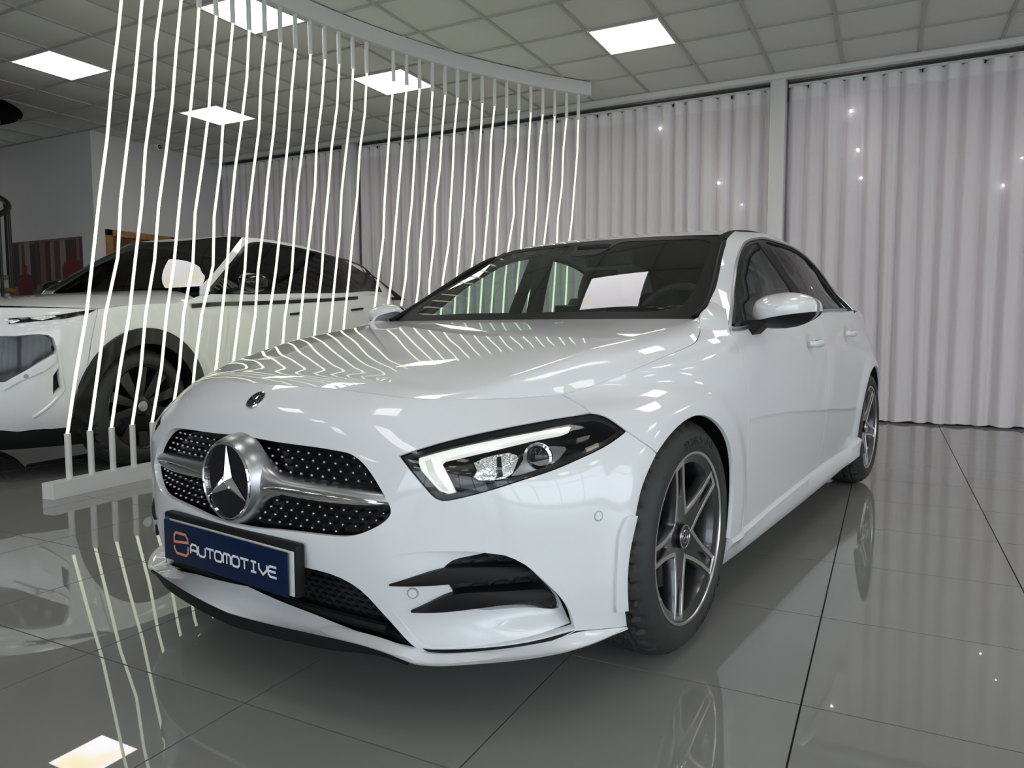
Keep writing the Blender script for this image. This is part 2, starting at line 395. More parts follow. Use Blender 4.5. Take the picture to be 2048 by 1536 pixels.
for i in range(33):
    if i == 16: continue
    rnd = random.Random(100+i); b = arc_pt(i, False); t = arc_pt(i, True)
    base = np.array([b[0]-OX, b[1]-OY, .335]); topp = np.array([t[0]-OX, t[1]-OY, 2.955])
    pts = []
    n = 9; jit = [0]+[rnd.gauss(0, .008) for _ in range(n-2)]+[0]; jit2 = [0]+[rnd.gauss(0, .007) for _ in range(n-2)]+[0]
    ks = [k/(n-1) for k in range(n)]
    for k in range(n):
        p = base+(topp-base)*ks[k]; bow = .02*math.sin(math.pi*ks[k])
        pts.append((p[0]+jit2[k], p[1]+jit[k]+bow, p[2]))
    fine = []
    P3 = np.array(pts)
    for k in range(n-1):
        for s in range(3):
            f = s/3; g = f+.12*math.sin(2*math.pi*f)*-1*.5; fine.append(tuple(P3[k]*(1-f)+P3[k+1]*f))
    fine.append(tuple(P3[-1]))
    tb = MB().tube([(base[0], base[1], .30)]+fine+[(topp[0], topp[1], 2.99)], .0085, 8).obj('light_tube', M_tube, ls)
    link('lower_socket', sm, tb, (base[0], base[1], .085)); link('upper_socket', sm, tb, (topp[0], topp[1], 2.955))
# ================================================================== far left corner: door, mural print, camera, spiral stair
M_wood = mat('oak_frame', (.36, .17, .055), .45, vary=.25, vscale=14); M_woodd = mat('door_wood', (.12, .045, .015), .5, vary=.3, vscale=9)
dr = empty('door_1', (-8.77, 6.45, 0)); tag(dr, kind='structure')
m = MB(); m.box((.01, -.46, 1.075), (.05, .08, 2.15), .004); m.box((.01, .46, 1.075), (.05, .08, 2.15), .004); m.box((.01, 0, 2.11), (.05, 1.0, .08), .004); m.obj('door_frame', M_wood, dr)
MB().box((.0, 0, 1.035), (.03, .84, 2.07)).obj('door_leaf', M_woodd, dr)
for k in range(2): MB().box((.018, 0, .55+k*.95), (.012, .62, .75), .005).obj('door_panel', M_woodd, dr)
MB().tube([(.02, -.34, 1.02), (.07, -.34, 1.02), (.07, -.24, 1.02)], .009, 8).obj('door_handle', mat('brushed_steel', (.5, .5, .5), .3, 1.), dr)
sc_ = empty('security_camera', (*hit((307, 291), 0, -8.77)[:2], hit((307, 291), 0, -8.77)[2])); tag(sc_, 'small white dome security camera high on the grey wall', 'security camera')
Mw = mat('camera_white', (.7, .7, .7), .35)
MB().lathe([(0, .0005), (0, .05), (.025, .05), (.03, .035), (.03, .0005)], 20, 'x').obj('wall_plate', Mw, sc_)
MB().lathe([(-.055, .001), (-.05, .025), (-.03, .046), (0, .055), (.03, .046), (.05, .025), (.055, .001)], 20, 'z', (.075, 0, -.02)).obj('camera_head', Mw, sc_)
MB().lathe([(.048, .001), (.056, .018), (.05, .028)], 16, 'x', (.075, 0, -.03)).obj('lens', mat('camera_lens', (.01, .01, .01), .1), sc_)
# mural print of a street scene, abstract blocks of colour, no recognisable figure
po = empty('wall_print', (-9.83, 5.807, 1.0)); tag(po, 'wide unframed colour print of a street scene on the white wall by the spiral stair', 'poster')
MB().box((0, 0, .53), (1.62, .006, 1.06)).obj('print_sheet', mat('print_ground', (.16, .10, .09), .6, vary=.35, vscale=5), po)
rr = random.Random(4)
def patch(x0, x1, z0, z1, c, nm='printed_block', d=.0045):
    MB().box(((x0+x1)/2, -d, (z0+z1)/2), (x1-x0, .002, z1-z0)).obj(nm, mat('print_%d_%d_%d' % tuple(int(255*v) for v in c), c, .6), po)
cols = [(.05, .035, .035), (.20, .09, .07), (.03, .03, .035), (.26, .16, .13), (.07, .05, .05), (.30, .22, .20), (.04, .03, .03)]
x = -.8
for k in range(17):
    w = rr.uniform(.05, .13); x2 = min(.805, x+w); z1 = 1.04+rr.uniform(-.03, .015)
    patch(x, x2-.006, .42+rr.uniform(-.1, .1), z1, cols[k % 7]); x = x2
    if x >= .79: break
patch(-.12, .42, .02, .40, (.05, .09, .16)); patch(.05, .25, .05, .46, (.02, .05, .12), d=.006); patch(-.35, -.1, .05, .42, (.12, .10, .08), d=.006)
def figure(cx, z0, h, c1, c2):
    pl = [(-.10, 0), (-.13, .40), (-.14, .58), (-.10, .66), (-.035, .69), (-.03, .71)]+[(.052*math.sin(t), .77-.062*math.cos(t)) for t in np.linspace(-.6, -5.68, 12)]+[(.03, .71), (.035, .69), (.10, .66), (.14, .58), (.13, .40), (.10, 0)]
    MB().prism([(cx+a*h*(1.5 if b < .67 else 1.25), z0+b*h) for a, b in pl], lambda p: (p[0], -.006, p[1]), lambda p: (p[0], -.0085, p[1])).obj('printed_figure', mat('print_red', c1, .6), po)
figure(.60, .1, 1.0, (.13, .015, .02), None); figure(-.42, .05, .85, (.13, .015, .02), None)
# spiral stair
M_iron = mat('dark_iron', (.03, .03, .033), .4, .6); M_step = mat('stair_oak', (.30, .15, .06), .5, vary=.2, vscale=10)
ss = empty('spiral_staircase', (HOLE[0], HOLE[1], 0)); tag(ss, 'dark iron spiral staircase with wooden treads rising into a round ceiling opening', 'staircase')
MB().tube([(0, 0, 0), (0, 0, CEIL+.24)], .06, 16).obj('centre_pole', M_iron, ss)
NS = 19; RAD = .86; RISE = .165; DA = math.radians(29.7); a0 = math.radians(-152)
for k in range(NS):
    a = a0+k*DA; z = RISE*(k+1)
    poly = [(.05*math.cos(a-.3), .05*math.sin(a-.3))]+[(RAD*math.cos(a-.3+q*.15), RAD*math.sin(a-.3+q*.15)) for q in range(5)]+[(.05*math.cos(a+.3), .05*math.sin(a+.3))]
    MB().prism(poly, lambda p: (p[0], p[1], z), lambda p: (p[0], p[1], z+.04)).obj('tread', M_step, ss, False)
    for d in (-.25, .25):
        zt = min(CEIL+.08, z+d*RISE+.95); MB().tube([(RAD*.97*math.cos(a+d*DA), RAD*.97*math.sin(a+d*DA), z), (RAD*.97*math.cos(a+d*DA), RAD*.97*math.sin(a+d*DA), zt)], .016, 8).obj('baluster', M_iron, ss)
MB().tube([(RAD*.97*math.cos(a0+k*DA/4), RAD*.97*math.sin(a0+k*DA/4), RISE*(k/4+1)+.95) for k in range(-2, 54)], .030, 10).obj('handrail', M_iron, ss)
# ================================================================== CAR SURFACES (car frame: x to its left, y to its rear, z up, origin under the front axle)
# ---------- smooth interpolation helpers ----------
def nat_basis(t,k):
    # natural cubic spline cardinal basis: returns (len(t),len(k))
    k=np.asarray(k,float);t=np.clip(np.asarray(t,float),k[0],k[-1]);n=len(k);h=np.diff(k)
    A=np.zeros((n,n));B=np.zeros((n,n));A[0,0]=A[-1,-1]=1
    for i in range(1,n-1):
        A[i,i-1]=h[i-1];A[i,i]=2*(h[i-1]+h[i]);A[i,i+1]=h[i]
        B[i,i-1]=6/h[i-1];B[i,i]=-6/h[i-1]-6/h[i];B[i,i+1]=6/h[i]
    M=np.linalg.solve(A,B)
    j=np.clip(np.searchsorted(k,t,side='right')-1,0,n-2)
    hh=h[j];a=(k[j+1]-t)/hh;b=(t-k[j])/hh
    I=np.eye(n)
    return a[:,None]*I[j]+b[:,None]*I[j+1]+((a**3-a)*hh*hh/6)[:,None]*M[j]+((b**3-b)*hh*hh/6)[:,None]*M[j+1]
def curve(pts,n=400):
    pts=np.asarray(pts,float);d=np.r_[0,np.cumsum(np.sqrt(((pts[1:]-pts[:-1])**2).sum(1))**.8)]
    return nat_basis(np.linspace(0,d[-1],n),d)@pts
def sstep(a,b,x):
    t=np.clip((np.asarray(x,float)-a)/(b-a),0,1);return t*t*t*(t*(6*t-15)+10)
# ---------- belt surface: bumper, wings, doors, tail in one scalar field rho(u,z) ----------
def make_girth(ROWS,OF,OR_,UL,arch,flare):
    _us=np.linspace(0,7,7001)
    _w=1-sstep(UL*math.pi/2-.35,UL*math.pi/2+.35,_us)
    _phi=np.r_[0,np.cumsum((_w[1:]+_w[:-1])/2*np.diff(_us))]/UL
    _oy=OF+np.r_[0,np.cumsum(((1-_w)[1:]+(1-_w)[:-1])/2*np.diff(_us))]
    # rear turn starts where oy reaches OR_
    _ur=np.interp(OR_,_oy,_us)
    _w2=sstep(_ur-.3,_ur+.4,_us)
    _w3=np.where(_us>_ur-.5,_w2,0)
    _phi=_phi+np.r_[0,np.cumsum((_w3[1:]+_w3[:-1])/2*np.diff(_us))]/UL
    _oy=OF+np.r_[0,np.cumsum((((1-_w)*(1-_w3))[1:]+((1-_w)*(1-_w3))[:-1])/2*np.diff(_us))]
    UMAX=float(np.interp(math.pi,_phi,_us))
    def frame(u):
        s=np.sign(u)+(u==0);a=np.abs(u)
        ph=np.interp(a,_us,_phi);oy=np.interp(a,_us,_oy)
        return oy,s*np.sin(ph),-np.cos(ph)
    ZR=np.array(sorted(ROWS))
    US=np.r_[np.linspace(0,UL*math.pi/2+.3,17),]
    US=np.r_[US,np.linspace(US[-1],_ur-.2,9)[1:]]
    US=np.r_[US,np.linspace(US[-1],UMAX,9)[1:]]
    def _rho(pts):
        c=curve(pts,1500);out=[]
        for u in US:
            oy,dx,dy=frame(np.array([u]));oy,dx,dy=oy[0],dx[0],dy[0]
            vx,vy=c[:,0],c[:,1]-oy
            side=vx*(-dy)+vy*dx   # cross
            along=vx*dx+vy*dy
            k=[i for i in range(len(c)-1) if side[i]*side[i+1]<=0]
            if not k:
                out.append(along[int(np.argmin(np.abs(side)))]);continue
            i=max(k,key=lambda i:along[i]);t=side[i]/(side[i]-side[i+1]+1e-12);out.append(along[i]+(along[i+1]-along[i])*t)
        return out
    RHO=np.array([_rho(ROWS[z]) for z in ZR])            # rows x stations
    USX=np.r_[-US[4:0:-1],US,2*UMAX-US[-2:-6:-1]]
    RHOX=np.c_[RHO[:,4:0:-1],RHO,RHO[:,-2:-6:-1]]
    def belt(u,z):
        u=np.asarray(u,float);z=np.asarray(z,float);sh=np.broadcast(u,z).shape
        u=np.broadcast_to(u,sh).ravel();z=np.broadcast_to(z,sh).ravel()
        Bu=nat_basis(np.abs(u),USX);Bz=nat_basis(z,ZR)
        r=((Bz@RHOX)*Bu).sum(1)
        oy,dx,dy=frame(u)
        x=r*dx;y=oy+r*dy
        # flared wheel arch lips
        for (yc,zc,r0) in arch:
            d=np.hypot(y-yc,z-zc)
            r2=flare*(1-sstep(r0,r0+.11,d))*(np.abs(x)>.6)
            x=x+np.sign(x)*r2
        return np.stack([x,y,z],1).reshape(sh+(3,))

    return belt,UMAX
REAR=lambda a,b,c,d,e,f_: [(a,2.5),(b,2.73),(c,3.0),(d,3.25),(e,3.42),(e*.5,f_-.01),(0,f_)]
ROWS={
.10:[(0,-.74),(.3,-.725),(.5,-.68),(.62,-.615),(.72,-.525),(.79,-.42),(.835,-.30),(.855,-.1),(.857,.2),(.845,.6),(.84,1.2),(.84,2.0)]+REAR(.845,.85,.82,.72,.5,3.45),
.20:[(0,-.79),(.3,-.772),(.5,-.722),(.62,-.655),(.72,-.565),(.80,-.45),(.85,-.325),(.875,-.1),(.878,.2),(.862,.6),(.858,1.2),(.858,2.0)]+REAR(.87,.88,.855,.76,.55,3.50),
.30:[(0,-.822),(.3,-.80),(.5,-.75),(.62,-.688),(.72,-.598),(.80,-.485),(.855,-.345),(.884,-.1),(.888,.2),(.874,.6),(.868,1.2),(.868,2.0)]+REAR(.88,.89,.87,.79,.58,3.54),
.42:[(0,-.838),(.3,-.815),(.484,-.765),(.6,-.708),(.7,-.628),(.79,-.515),(.85,-.375),(.887,-.13),(.892,.2),(.884,.6),(.88,1.2),(.882,2.0)]+REAR(.89,.896,.88,.80,.60,3.56),
.52:[(0,-.822),(.3,-.80),(.484,-.76),(.6,-.708),(.7,-.63),(.79,-.51),(.85,-.365),(.888,-.12),(.894,.2),(.890,.6),(.888,1.2),(.890,2.0)]+REAR(.896,.90,.885,.80,.60,3.56),
.62:[(0,-.80),(.3,-.78),(.484,-.738),(.6,-.688),(.7,-.585),(.78,-.46),(.835,-.32),(.875,-.11),(.890,.2),(.890,.6),(.890,1.2),(.893,2.0)]+REAR(.898,.90,.88,.79,.58,3.54),
.66:[(0,-.787),(.3,-.767),(.484,-.714),(.6,-.650),(.7,-.535),(.775,-.41),(.825,-.28),(.864,-.1),(.886,.2),(.889,.6),(.890,1.2),(.893,2.0)]+REAR(.897,.898,.875,.78,.57,3.53),
.70:[(0,-.769),(.3,-.747),(.484,-.680),(.58,-.607),(.68,-.475),(.755,-.345),(.805,-.22),(.848,-.06),(.881,.2),(.888,.6),(.889,1.2),(.892,2.0)]+REAR(.895,.895,.868,.77,.55,3.52),
.74:[(0,-.727),(.3,-.70),(.47,-.638),(.56,-.555),(.66,-.375),(.725,-.245),(.78,-.12),(.828,.03),(.874,.25),(.886,.6),(.887,1.2),(.890,2.0)]+REAR(.89,.888,.858,.76,.54,3.51),
.80:[(0,-.63),(.3,-.60),(.47,-.52),(.57,-.41),(.68,-.26),(.75,-.13),(.795,.0),(.83,.12),(.866,.32),(.881,.6),(.883,1.2),(.886,2.0)]+REAR(.882,.875,.84,.74,.52,3.48),
.86:[(0,-.45),(.3,-.42),(.47,-.33),(.58,-.2),(.68,-.05),(.745,.07),(.785,.17),(.815,.26),(.845,.42),(.864,.65),(.870,1.2),(.873,2.0)]+REAR(.865,.855,.815,.71,.5,3.45),
.93:[(0,-.1),(.3,-.06),(.47,.02),(.58,.12),(.66,.21),(.715,.3),(.75,.37),(.775,.44),(.803,.56),(.825,.75),(.842,1.2),(.845,2.0)]+REAR(.835,.82,.775,.67,.47,3.40),
1.02:[(0,.16),(.3,.19),(.47,.26),(.56,.34),(.62,.41),(.66,.47),(.69,.53),(.715,.6),(.74,.7),(.765,.85),(.79,1.2),(.795,2.0)]+REAR(.785,.765,.72,.62,.43,3.34),
1.10:[(0,.50),(.3,.51),(.45,.54),(.53,.575),(.58,.61),(.615,.645),(.64,.68),(.66,.72),(.685,.79),(.71,.90),(.742,1.2),(.752,1.7),(.738,2.2),(.705,2.5),(.65,2.75),(.56,2.95),(.42,3.08),(.2,3.16),(0,3.18)],
1.20:[(0,.78),(.3,.79),(.42,.81),(.49,.84),(.54,.87),(.57,.90),(.595,.935),(.615,.97),(.64,1.03),(.66,1.10),(.69,1.3),(.70,1.7),(.683,2.15),(.645,2.45),(.58,2.68),(.5,2.83),(.38,2.93),(.2,3.0),(0,3.02)],
1.30:[(0,1.08),(.3,1.085),(.4,1.09),(.46,1.10),(.50,1.115),(.53,1.13),(.55,1.15),(.57,1.18),(.59,1.23),(.608,1.30),(.625,1.44),(.632,1.7),(.615,2.05),(.565,2.32),(.5,2.5),(.42,2.62),(.3,2.7),(.15,2.75),(0,2.76)],
1.37:[(0,1.28),(.2,1.285),(.3,1.295),(.36,1.30),(.40,1.31),(.43,1.325),(.455,1.345),(.47,1.365),(.49,1.40),(.505,1.46),(.525,1.58),(.53,1.75),(.515,2.0),(.47,2.18),(.41,2.3),(.34,2.38),(.25,2.44),(.12,2.48),(0,2.49)]}
for _z in ROWS:
    if _z < .9: ROWS[_z] = [(x-(.022*float(sstep(1.0, 2.5, y)) if x > .6 else 0), y) for (x, y) in ROWS[_z]]
belt,UMAX=make_girth(ROWS,.50,2.80,.88,((0.,.33,.36),(2.729,.33,.36)),.012)
# ---------- glasshouse side surface x = G(y,z)
GY = np.array([.4, .6, .8, 1.0, 1.2, 1.5, 1.8, 2.1, 2.4, 2.7, 3.0]); GZ = np.array([.86, .93, 1.02, 1.10, 1.20, 1.30, 1.37])
def _beltx(y, z):
    u = np.linspace(.8, 4.4, 1200); X = belt(u, np.full(1200, z)); o = np.argsort(X[:, 1]); return float(np.interp(y, X[o, 1], X[o, 0]))
GT = np.array([[_beltx(y, z) for y in GY] for z in GZ[:3]]+[
 [.575, .645, .700, .728, .744, .751, .752, .745, .720, .665, .56],
 [.475, .550, .615, .655, .680, .699, .702, .690, .655, .575, .45],
 [.385, .450, .505, .550, .588, .626, .634, .610, .550, .450, .30],
 [.310, .365, .415, .455, .485, .518, .530, .500, .420, .300, .15]])
GT = GT-.029*(1-sstep(1.25, 1.95, GY))[None, :]*np.array([0, .25, .75, .9, 1, 1, 1])[:, None]
def ghouse(y, z):
    y = np.asarray(y, float); z = np.asarray(z, float); sh = np.broadcast(y, z).shape
    y = np.broadcast_to(y, sh).ravel(); z = np.broadcast_to(z, sh).ravel()
    x = ((nat_basis(z, GZ) @ GT)*nat_basis(y, GY)).sum(1)
    return np.stack([x, y, z], 1).reshape(sh+(3,))
# ---------- car pose, projection of car points, and photo pixel -> surface parameter
TX, TY, CYAW = -1.32979, 2.10809, .14496
c_, s_ = math.cos(CYAW), math.sin(CYAW)
def c2w(X): X = np.atleast_2d(X); return np.stack([TX+c_*X[:, 0]+s_*X[:, 1], TY-s_*X[:, 0]+c_*X[:, 1], X[:, 2]], 1)
def cp(X): return project(c2w(X))
_dc = CC-np.array([TX, TY, 0]); CCAR = np.array([c_*_dc[0]-s_*_dc[1], s_*_dc[0]+c_*_dc[1], _dc[2]])
def chit(q, axis, val):
    d = ray(q); d = np.array([c_*d[0]-s_*d[1], s_*d[0]+c_*d[1], d[2]]); return CCAR+d*(val-CCAR[axis])/d[axis]
class Tracer:
    def __init__(s, fn, a, b, cpf=None, cc=None):
        s.cp = cpf or cp; cc = CCAR if cc is None else cc; s.fn, s.a, s.b = fn, a, b; G = fn(a[:, None], b[None, :]); s.GP = s.cp(G.reshape(-1, 3)).reshape(len(a), len(b), 2)
        N = np.cross(G[2:, 1:-1]-G[:-2, 1:-1], G[1:-1, 2:]-G[1:-1, :-2]); s.V = ((cc-G[1:-1, 1:-1])*N).sum(-1)
    def __call__(s, q):
        q = np.asarray(q, float); D = ((s.GP[1:-1, 1:-1]-q)**2).sum(-1)+np.where(s.V > 0, 0, 400)
        i, j = np.unravel_index(D.argmin(), D.shape); p = np.array([s.a[i+1], s.b[j+1]])
        for it in range(25):
            r = lambda p: s.cp(s.fn(p[:1], p[1:]))[0]-q
            e = r(p); J = np.stack([(r(p+[1e-4, 0])-e)/1e-4, (r(p+[0, 1e-4])-e)/1e-4], 1)
            st = np.linalg.lstsq(J, -e, rcond=None)[0]; n = np.abs(st).max()
            if n > .03: st *= .03/n
            p = p+st; p[1] = np.clip(p[1], s.b[0], s.b[-1]); p[0] = np.clip(p[0], s.a[0], s.a[-1])
            if n < 1e-6: break
        return p
TB = Tracer(belt, np.linspace(-.02, 4.2, 300), np.linspace(.105, 1.02, 140))
TG = Tracer(ghouse, np.linspace(.4, 3.0, 200), np.linspace(.87, 1.365, 100))
def trace(l, T=TB): return np.array([T(q) for q in l])
def seg(l, n=None, step=.02):
    """spline through the points, resampled"""
    l = np.asarray(l, float)
    if len(l) == 2: k = max(2, int(np.hypot(*(l[1]-l[0]))/step)+1); return np.linspace(l[0], l[1], k)
    c = curve(l, 200); L = np.hypot(*np.diff(c, axis=0).T).sum(); return curve(l, n or max(4, int(L/step)+1))
def loop(*segs):
    """joins segments into one closed outline"""
    out = []
    for s in segs:
        for p in s:
            if not out or np.hypot(*(np.asarray(p)-out[-1])) > 1e-4: out.append(np.asarray(p, float))
    if np.hypot(*(out[0]-out[-1])) < 1e-4: out.pop()
    return np.array(out)
def inside(P, poly):
    x, y = P[:, 0], P[:, 1]; r = np.zeros(len(P), bool); j = len(poly)-1
    for i in range(len(poly)):
        xi, yi = poly[i]; xj, yj = poly[j]
        c = ((yi > y) != (yj > y)) & (x < (xj-xi)*(y-yi)/(yj-yi+1e-15)+xi); r ^= c; j = i
    return r
def area2(p): x, y = p[:, 0], p[:, 1]; return (x*np.roll(y, -1)-y*np.roll(x, -1)).sum()
def inset(poly, d):
    """moves a closed outline inwards by d"""
    p = poly if area2(poly) > 0 else poly[::-1]
    t = np.roll(p, -1, 0)-p; t /= np.hypot(*t.T)[:, None]+1e-12; tp = np.roll(t, 1, 0)
    n1 = np.stack([-t[:, 1], t[:, 0]], 1); n0 = np.stack([-tp[:, 1], tp[:, 0]], 1); n = n0+n1
    n /= np.maximum((n*n0).sum(1), .5)[:, None]
    return p+n*d
def dist_poly(P, poly):
    a = poly; b = np.roll(poly, -1, 0); D = np.full(len(P), 9.)
    for i in range(len(a)):
        e = b[i]-a[i]; t = np.clip(((P-a[i])@e)/(e@e+1e-15), 0, 1); D = np.minimum(D, np.hypot(*(P-a[i]-t[:, None]*e).T))
    return D
def normals_of(fn, P):
    e = 4e-4; a = fn(P[:, 0]+e, P[:, 1])-fn(P[:, 0]-e, P[:, 1]); b = fn(P[:, 0], P[:, 1]+e)-fn(P[:, 0], P[:, 1]-e)
    n = np.cross(a, b); return n/(np.linalg.norm(n, axis=1)[:, None]+1e-12)
def panel(name, fn, outer, m, parent, holes=(), h=.022, gap=.0016, hgap=0., flange=.012, mirror=False, off=0., hflange=None, link_it=True):
    """sheet-metal panel: fills a 2-D outline on surface fn (outward normal from fn), with holes, smooth analytic normals and turned-in edges"""
    out = inset(np.asarray(outer), gap) if gap else (np.asarray(outer) if area2(np.asarray(outer)) > 0 else np.asarray(outer)[::-1])
    hl = [(inset(np.asarray(q), -hgap) if hgap else (np.asarray(q) if area2(np.asarray(q)) > 0 else np.asarray(q)[::-1])) for q in holes]
    lo, hi = out.min(0), out.max(0)
    gx, gy = np.meshgrid(np.arange(lo[0], hi[0], h), np.arange(lo[1], hi[1], h)); G = np.stack([gx.ravel(), gy.ravel()], 1)
    G[:, 0] += (np.round((G[:, 1]-lo[1])/h).astype(int) % 2)*h*.5
    k = inside(G, out) & (dist_poly(G, out) > h*.4)
    for q in hl: k &= ~inside(G, q) & (dist_poly(G, q) > h*.4)
    G = G[k]; P = np.concatenate([out]+hl+[G]); E = []; b0 = 0
    for l in [out]+hl:
        E += [(b0+i, b0+(i+1) % len(l)) for i in range(len(l))]; b0 += len(l)
    r = delaunay_2d_cdt([Vector(p) for p in P], E, [], 0, 1e-7)
    P2 = np.array([tuple(v) for v in r[0]]); T = np.array([tuple(f) for f in r[2]])
    C = P2[T].mean(1); k = inside(C, out)
    for q in hl: k &= ~inside(C, q)
    T = T[k]; used = np.unique(T); mp = -np.ones(len(P2), int); mp[used] = np.arange(len(used)); P2 = P2[used]; T = mp[T]
    A = P2[T]; sgn = (A[:, 1, 0]-A[:, 0, 0])*(A[:, 2, 1]-A[:, 0, 1])-(A[:, 1, 1]-A[:, 0, 1])*(A[:, 2, 0]-A[:, 0, 0])
    T[sgn < 0] = T[sgn < 0][:, ::-1]
    X = fn(P2[:, 0], P2[:, 1]); N = normals_of(fn, P2); X = X+N*off
    # turned-in edge: boundary edges, own vertices so the crease stays sharp
    ed = {}
    for t in T:
        for a, b in ((t[0], t[1]), (t[1], t[2]), (t[2], t[0])): ed[(a, b)] = 1
    bd = [(a, b) for (a, b) in ed if (b, a) not in ed]
    F = [tuple(t) for t in T]; V = [X]; NN = [N]; base = len(X); vs = sorted({a for e_ in bd for a in e_}); ix = {v: i for i, v in enumerate(vs)}
    if flange:
        B = X[vs]; Nb = N[vs]; tn = np.zeros_like(B); nv = len(vs); nx = {a: b for a, b in bd}; pv = {b: a for a, b in bd}
        for v in vs: tn[ix[v]] = X[nx.get(v, v)]-X[pv.get(v, v)]
        on = np.cross(tn, Nb); on /= np.linalg.norm(on, axis=1)[:, None]+1e-12
        fl_ = np.full(nv, flange)
        if hflange is not None and hl:
            nearh = np.min([dist_poly(P2[vs], q) for q in hl], 0) < 1e-4; fl_[nearh] = hflange
        r_ = .0012
        V += [B-Nb*r_*.4+on*r_*.25, B-Nb*fl_[:, None]]; NN += [(on+Nb*.35), on]
        for a, b in bd:
            a2, b2 = base+ix[a], base+ix[b]
            F += [(b, a, a2, b2), (b2, a2, a2+nv, b2+nv)]
    V = np.concatenate(V); NN = np.concatenate(NN); NN = NN/(np.linalg.norm(NN, axis=1)[:, None]+1e-12)
    def mk(nm, s):
        VV = V*[s, 1, 1]; NV = NN*[s, 1, 1]; FF = F if s > 0 else [f[::-1] for f in F]
        return mesh(nm, VV, FF, m, True, None, NV)
    a = link(name, mk(name, 1), parent)
    if mirror is True: return a, link(name, mk(name, -1), parent)
    return a
def sheet(name, fn, na, nb, m, parent, a=(0, 1), b=(0, 1), flip=False, sym=False):
    """plain grid sheet of fn over a rectangle with analytic normals"""
    A, B = np.meshgrid(np.linspace(*a, na), np.linspace(*b, nb), indexing='ij'); P = np.stack([A.ravel(), B.ravel()], 1)
    X = fn(P[:, 0], P[:, 1]); N = normals_of(fn, P)*(-1 if flip else 1)
    return link(name, mesh(name, X, grid_faces(na, nb, flip), m, True, None, N), parent)
# ================================================================== WHITE HATCHBACK: body panels
M_paint = mat('white_car_paint', (.74, .745, .76), .35, coat=1., coat_rough=.012)
M_black = mat('gloss_black', (.006, .006, .007), .12)
M_plast = mat('black_plastic', (.008, .008, .009), .5, spec=.22)
M_under = mat('underbody_black', (.006, .006, .006), .8)
M_chrome = mat('chrome', (.78, .78, .79), .06, 1.)
M_satin = mat('satin_silver', (.50, .51, .52), .30, 1.)
M_glass = glass_mat('windscreen_glass', (.74, .86, .81))
M_gsg = glass_mat('side_window_glass', (.72, .82, .79))
M_clear = glass_mat('headlamp_lens', (.93, .95, .96), 1.45)
car = empty('hatchback', (TX, TY, 0), -CYAW)
tag(car, 'glossy white hatchback with a star emblem and a navy dealer plate on its nose', 'car')
mir = lambda L: np.stack([-L[::-1, 0], L[::-1, 1]], 1)
# ---- outlines traced on the body surface (u along the girth, z up)
hl_top = seg(trace([(800, 911.7), (874.6, 887.4), (960.5, 866), (1046, 848.7), (1118, 835.8), (1181, 825.8)]))
hl_end = seg(trace([(1181, 825.8), (1206.8, 831), (1229.7, 844.4), (1252.6, 861.6)]), step=.012)
hl_bot = seg(trace([(1252.6, 861.6), (1218, 887.4), (1161, 916), (1103.7, 940.4), (1046.4, 959), (989, 977.6), (931.8, 993.4), (897, 1001)]))
hl_in = seg(trace([(897, 1001), (884, 1001.5), (872, 997), (857.4, 983.3), (828.7, 949), (800, 911.7)]), step=.012)
HLP = loop(hl_top, hl_end, hl_bot, hl_in)
sh_front = trace([(640.7, 774.5), (707.5, 781.4), (860, 798), (916.8, 798), (1000, 797), (1058.7, 794), (1124, 789)])
sh_front = seg(np.vstack([[-sh_front[1, 0], sh_front[1, 1]], [-sh_front[0, 0], sh_front[0, 1]], [0, sh_front[0, 1]+.001], sh_front]))
sh_front = sh_front[sh_front[:, 0] >= -1e-3]; sh_front[0, 0] = 0.
sh_side = seg(trace([(1124, 789), (1184, 771.7), (1239.6, 750.8), (1295, 727), (1351, 703.5), (1376, 692.5), (1390, 684), (1397, 671), (1399.6, 657), (1398.8, 641)]))
seam_a = seg(trace([(1124, 789), (1152, 804), (1172, 817), (1181, 825.8)]))
seam_b = seg(trace([(1252.6, 861.6), (1284, 883), (1314, 907)]))
ar_f = seg(trace([(1314, 907), (1294, 950), (1281, 989), (1273, 1028), (1262, 1075), (1255, 1113), (1252, 1178), (1254, 1220), (1258, 1253)]))
ar_t = seg(trace([(1459, 1077), (1462, 1048), (1466, 983), (1466, 934), (1460.4, 891.6), (1444, 856), (1421, 836), (1395, 831.4), (1369, 843), (1336.7, 875), (1314, 907)]))
slit = seg(trace([(1152, 1263), (1144, 1268), (1090, 1283), (1027, 1294), (940, 1303), (858, 1304), (836, 1300)]))
low_e = seg(trace([(1258, 1253), (1225, 1257), (1190, 1260), (1152, 1263)]))
intk = seg(trace([(836, 1300), (818.8, 1287), (791, 1256.6), (763, 1226), (735.3, 1195.3), (713, 1175.8), (679.6, 1156.4), (637.9, 1142.5), (596, 1133.5)]))
intk_top = seg(np.vstack([intk[-1:], [[.10, intk[-1, 1]+.002], [0, intk[-1, 1]+.003]]]))
right = loop(sh_front, seam_a, hl_top[::-1], hl_in[::-1], hl_bot[::-1], seam_b, ar_f, low_e, slit, intk, intk_top)
bump = np.vstack([right, mir(right)[1:-1]])
gr_r = trace([(560, 884.5), (640.6, 895.4), (675.8, 901.5), (698.7, 906.8), (716.2, 917.4), (732, 933), (746, 952.5), (760, 975.4), (772.5, 998), (780.4, 1014), (781.8, 1026), (776, 1037), (760, 1050), (737.3, 1061.5), (707.4, 1071.7), (684.6, 1073.8), (623, 1068.5), (552.7, 1060.6), (500, 1056)])
zt, zb = gr_r[0, 1]+.006, .418
gr_r = seg(np.vstack([[0, zt], gr_r, [0, zb]]), step=.012)
GRP = np.vstack([gr_r, mir(gr_r)[1:-1]])
